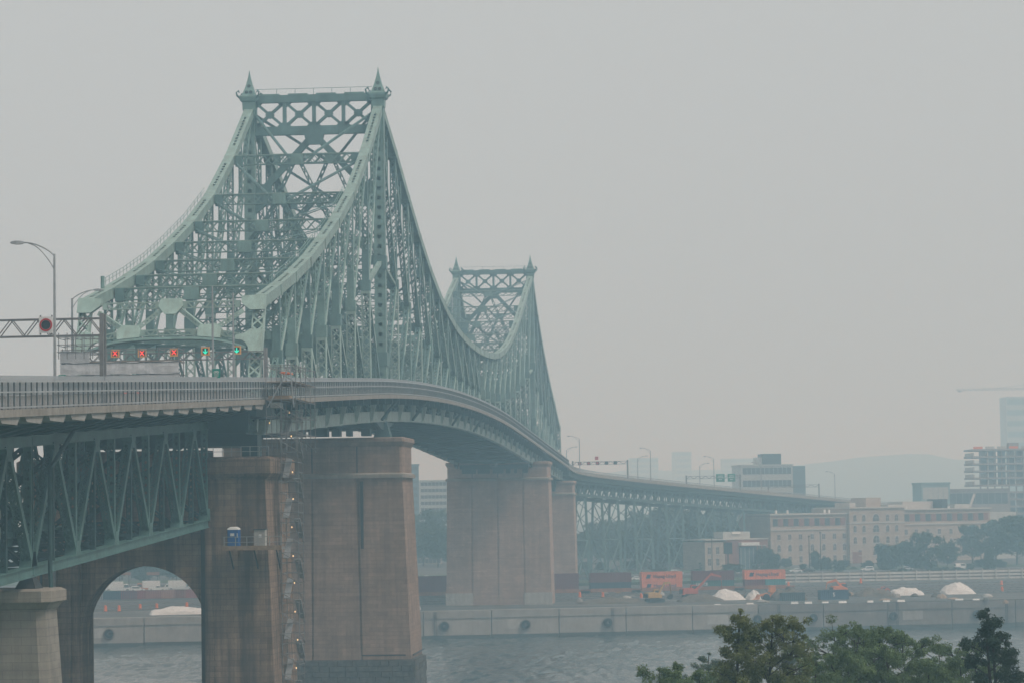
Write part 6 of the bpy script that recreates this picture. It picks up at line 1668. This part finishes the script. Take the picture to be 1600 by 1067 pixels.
def tree(name, label, base, height, width, mm, seed, nlimb=7, per=260, size=.11, stems=1, lean=0.0, crown_lo=.35, clump=(.35, .7), taper=.6, grp=None, sub=3, rise=.55, cat='tree'):
    """trunk and limbs that fork; leaf-sized faces gathered in clumps round the twig ends"""
    rr = random.Random(seed); base = V(base); root = thing(name, label, cat, base, grp)
    wood = MB(); clumps = []
    for st in range(stems):
        off = V((rr.uniform(-.12, .12), rr.uniform(-.1, .1), 0)) * width * (stems > 1)
        hh = height * (1 if st == 0 else rr.uniform(.78, .95)); pts = []; ang = rr.uniform(0, 6)
        for i in range(7):
            u = i / 6; pts.append(base + off * (1 + 2.2 * u) + V((lean * hh * u + .03 * hh * math.sin(u * 4 + ang) * u, .02 * hh * math.sin(u * 5 + ang), hh * .96 * u)))
        r0 = height * .016 + .03; wood.tube(pts, [r0 * (1 - .88 * i / 6) for i in range(7)], 7)
        nl = nlimb if stems == 1 else max(4, nlimb // stems + 1)
        for k in range(nl):
            u = crown_lo + (.97 - crown_lo) * (k + rr.uniform(0, .7)) / nl; i = min(5, int(u * 6)); p = V(pts[i]).lerp(V(pts[i + 1]), u * 6 - i)
            a = k * 2.4 + rr.uniform(-.5, .5); prof = min(1.0, (1 - u) * taper * 4.2 + .22)
            reach = width * .5 * (.35 + .65 * prof) * rr.uniform(.65, 1.1) * (1 if u < .9 else .5)
            d = V((math.cos(a), math.sin(a) * .9, rise)); e = p + d.normalized() * reach; m_ = p.lerp(e, .5) + V((0, 0, .06 * reach))
            wood.tube([p, m_, e], [r0 * .42 * (1.1 - u), r0 * .3 * (1.1 - u), r0 * .1], 5)
            for s_ in range(sub):
                q = m_.lerp(e, rr.uniform(0, 1)) + V((rr.gauss(0, .16), rr.gauss(0, .16), rr.gauss(.04, .13))) * reach
                wood.tube([m_.lerp(e, .3), q], [r0 * .14, r0 * .05], 4, False); clumps.append((q, rr.uniform(*clump)))
            clumps.append((e, rr.uniform(*clump)))
        clumps.append((V(pts[6]), clump[0])); clumps.append((V(pts[5]), clump[1] * .8))
    wood.build('trunk', M['bark'], root)
    lf = MB(); crown_leaves(lf, clumps, per, size, rr); lf.build('crown', mm, root)
    return root
def near_tree(label, px, py_top, D, wpx, mm, seed, **kw):
    p = CAM + ray(px, py_top) * D; gz = 17.6
    y = p.y
    for (ya, za), (yb, zb_) in zip(by, by[1:]):
        if ya <= y <= yb: gz = za + (zb_ - za) * (y - ya) / (yb - ya)
    tree('tree', label, (p.x, p.y, gz - .2), p.z - gz + .2, wpx * D / FPX, mm, seed, **kw)
NT = [  # label, px, top, distance, width px, leaves, seed, limbs, stems, crown start, taper
 ('bright green small tree at the left end of the foreground trees', 1025, 1036, 150, 95, 'leaf_mid', 1, 14, 1, .35, .8),
 ('light green tuft-topped tree second from left in the foreground', 1061, 1027, 155, 52, 'leaf_mid', 2, 12, 1, .4, .7),
 ('greyer tree behind the tall olive tree, left side', 1108, 1010, 205, 120, 'leaf_grey', 3, 18, 1, .3, .9),
 ('tall olive-brown tree with a narrow see-through top', 1156, 940, 140, 105, 'leaf_olive', 4, 26, 1, .38, .36),
 ('olive tree with dark stem just right of the tall narrow one', 1197, 951, 141, 150, 'leaf_olive', 14, 30, 1, .4, .6),
 ('greyish tree showing behind the tall olive trees, right side', 1240, 985, 215, 105, 'leaf_grey', 5, 18, 1, .3, .8),
 ('broad green tree in the middle of the foreground row', 1308, 975, 165, 150, 'leaf_mid', 6, 30, 2, .35, .9),
 ('green tree with a pointed top right of the broad tree', 1341, 968, 170, 90, 'leaf_mid', 16, 20, 1, .4, .7),
 ('green tree with rounded top left of the feathery tree', 1368, 972, 168, 110, 'leaf_mid', 7, 22, 1, .35, .8),
 ('green tree with feathery top in the right middle', 1415, 982, 170, 110, 'leaf_mid', 8, 24, 1, .35, .8),
 ('dark green rounded tree left of the tall dark tree', 1472, 999, 185, 120, 'leaf_mid', 9, 24, 1, .3, 1.0),
 ('low dark rounded tree against the tall dark tree', 1522, 998, 182, 110, 'leaf_mid', 10, 24, 1, .3, 1.0),
 ('tall narrow very dark tree near the right edge', 1572, 938, 150, 84, 'leaf_dark', 31, 34, 2, .3, .75),
 ('dark tree at the bottom right corner', 1600, 1042, 160, 80, 'leaf_dark', 12, 14, 1, .3, .8),
 ('low dark tree filling the gap left of the broad tree', 1268, 1018, 152, 90, 'leaf_mid', 13, 18, 1, .35, .9),
 ('low green tree between the feathery tree and the rounded trees', 1445, 1022, 158, 90, 'leaf_mid', 15, 18, 1, .35, .9),
 ('low green tree under the greyer tree at the left', 1088, 1040, 160, 80, 'leaf_mid', 21, 16, 1, .35, .9),
 ('green tree closing the gap right of the feathery tree', 1388, 1000, 160, 90, 'leaf_mid', 22, 20, 1, .35, .9),
 ('green tree low between the two rounded dark trees', 1498, 1022, 165, 90, 'leaf_mid', 23, 18, 1, .35, 1.0),
 ('low green tree left of the pointed tree', 1330, 1010, 155, 100, 'leaf_mid', 24, 20, 1, .35, .9),
 ('small low tree at the foot of the tall olive trees, left', 1130, 1040, 146, 70, 'leaf_olive', 17, 14, 1, .4, .9),
 ('small low tree at the foot of the olive trees, right', 1228, 1032, 146, 80, 'leaf_olive', 18, 14, 1, .4, .9)]
M['leaf_grey'] = leafmat('grey_green_leaves', (.09, .125, .08), (.14, .18, .115), .9)
for lb, px, py, D, w_, lf_, sd, nl, stm, clo, tp in NT:
    near_tree(lb, px, py, D, w_, M[lf_], sd, nlimb=nl, per=360, size=.07, stems=stm, crown_lo=clo, taper=tp, clump=(.17, .40), sub=6)

# hazy trees on the far bank
PROT = []
for sd, (h, w_, cl) in enumerate(((12, 10, .1), (14, 10, .12), (10, 11, .08), (15, 12, .1), (9, 7, .06))):
    PROT.append(tree('hazy_tree', None, (0, 0, -60 - sd * 30), h, w_, M['leaf_far'], 50 + sd, nlimb=18, per=30, size=.5, crown_lo=cl, clump=(1.1, 2.0), sub=3))
def far_tree(label, px, py_base, py_top, k, grp, wide=1.0):
    p = gpt(px, py_base); h = (py_base - py_top) * (p - CAM).dot(FWD) / FPX; ph = (12, 14, 10, 15, 9)[k]; s = h / ph
    r = copy_tree(PROT[k], p - V((0, 0, .3)), random.uniform(0, 6), (s * wide, s * wide, s), label); r['category'] = 'tree'; r['group'] = grp
rr = random.Random(21); g1 = 'hazy trees behind the viaduct legs'
for i in range(34):
    px = 905 + 300 * (i + rr.uniform(-.4, .4)) / 34; far_tree('hazy blue-green tree in the mass behind the viaduct legs', px, rr.uniform(868, 886), rr.uniform(815, 852), i % 5, g1, 1.15)
for (px, b, t_, k), w8 in zip(((650, 880, 835, 0), (662, 884, 818, 3), (672, 878, 800, 3), (684, 886, 826, 1), (700, 884, 836, 2)), ('leftmost low', 'second', 'middle and tallest', 'fourth', 'rightmost')): far_tree(w8 + ' hazy tree of the clump between the two tower piers', px, b, t_, k, 'hazy trees between the tower piers', 1.1)
for i in range(12):
    px = 160 + 165 * i / 11; far_tree(('leftmost second third fourth fifth sixth seventh eighth ninth tenth eleventh rightmost').split()[i] + ' pale hazy tree, from the left, seen through the arch', px, 905 + rr.uniform(-2, 2), 872 + rr.uniform(-8, 8), i % 5, 'hazy trees seen through the arch', 1.2)
for px, b, t_, k, w_, lb in ((1388, 898, 852, 0, 1.0, 'round dark tree left of the middle clump before the brick building'), (1418, 896, 846, 1, 1.1, 'tree between the round dark tree and the big tree'), (1448, 900, 834, 3, .95, 'biggest dark tree before the brick building'), (1290, 898, 872, 4, .8, 'small pointed tree on the wall below the brick building'),
                       (1312, 899, 876, 2, .8, 'small bushy tree right of the small pointed one'), (1274, 888, 862, 4, .7, 'small tree before the left wing of the brick building'), (1545, 898, 856, 1, .6, 'narrow tree on the retaining wall at right'), (1520, 880, 822, 3, 1.15, 'broad dark tree covering the right wing of the brick building'),
                       (1556, 880, 814, 3, 1.1, 'dark tree next to the right edge mass'), (1590, 882, 806, 1, 1.2, 'tallest dark tree at the right edge below the concrete frame'), (1300, 880, 862, 2, .7, 'little tree by the entrance of the brick building'), (1210, 890, 866, 4, .9, 'tree at the left corner of the brick building'),
                       (1196, 888, 858, 2, .9, 'tree between the red brick and the long brick building'), (1480, 884, 850, 2, .9, 'bushy tree right of the biggest dark tree')):
    far_tree(lb, px, b, t_, k, 'dark trees before the brick building', w_)
rr = random.Random(5)
for i in range(40):
    px = 985 + 620 * (i + rr.uniform(-.4, .4)) / 40
    d = rr.uniform(1250, 1600); p = at_s(px, 800, d - 436); p.z = 12; h = rr.uniform(9, 15) + (rr.random() < .3) * 5
    k = i % 5; s = h / (12, 14, 10, 15, 9)[k]; r = copy_tree(PROT[k], p, rr.uniform(0, 6), (s * 1.4, s * 1.4, s), 'faint tree in the distant band beyond the viaduct'); r['category'] = 'tree'; r['group'] = 'faint trees beyond the viaduct'
rr = random.Random(77)
for i in range(46):                                # scrub along the tracks and the road verge
    px = 880 + 720 * (i + rr.uniform(-.45, .45)) / 46; yb_ = rr.choice((886, 890, 897, 902)); far_tree('low scrub bush along the verge between the tracks and the far road', px, yb_, yb_ - rr.uniform(8, 16), i % 5, 'scrub bushes along the far verge', rr.uniform(1.1, 1.9))
for o in PROT:
    for ch in list(o.children): bpy.data.objects.remove(ch)
    bpy.data.objects.remove(o)

# ------------------------------------------------------------------ smoke haze: one closed box of even air
hz = MB().box(-2000, 2400, -470, 4650, -4.0, 137.0).build('haze', None)
hm = bpy.data.materials.new('smoke_haze'); hm.use_nodes = True
hn, hl = hm.node_tree.nodes, hm.node_tree.links; hn.clear()
ho = hn.new('ShaderNodeOutputMaterial'); pv = hn.new('ShaderNodeVolumePrincipled')
pv.inputs['Color'].default_value = (.50, .80, 1.0, 1); pv.inputs['Absorption Color'].default_value = (1, 1, 1, 1); pv.inputs['Density'].default_value = 0.00077; pv.inputs['Anisotropy'].default_value = 0.0
hl.new(pv.outputs[0], ho.inputs['Volume'])
hz.data.materials.append(hm)
tag(hz, 'pale even smoke haze filling the air', None, kind='stuff')
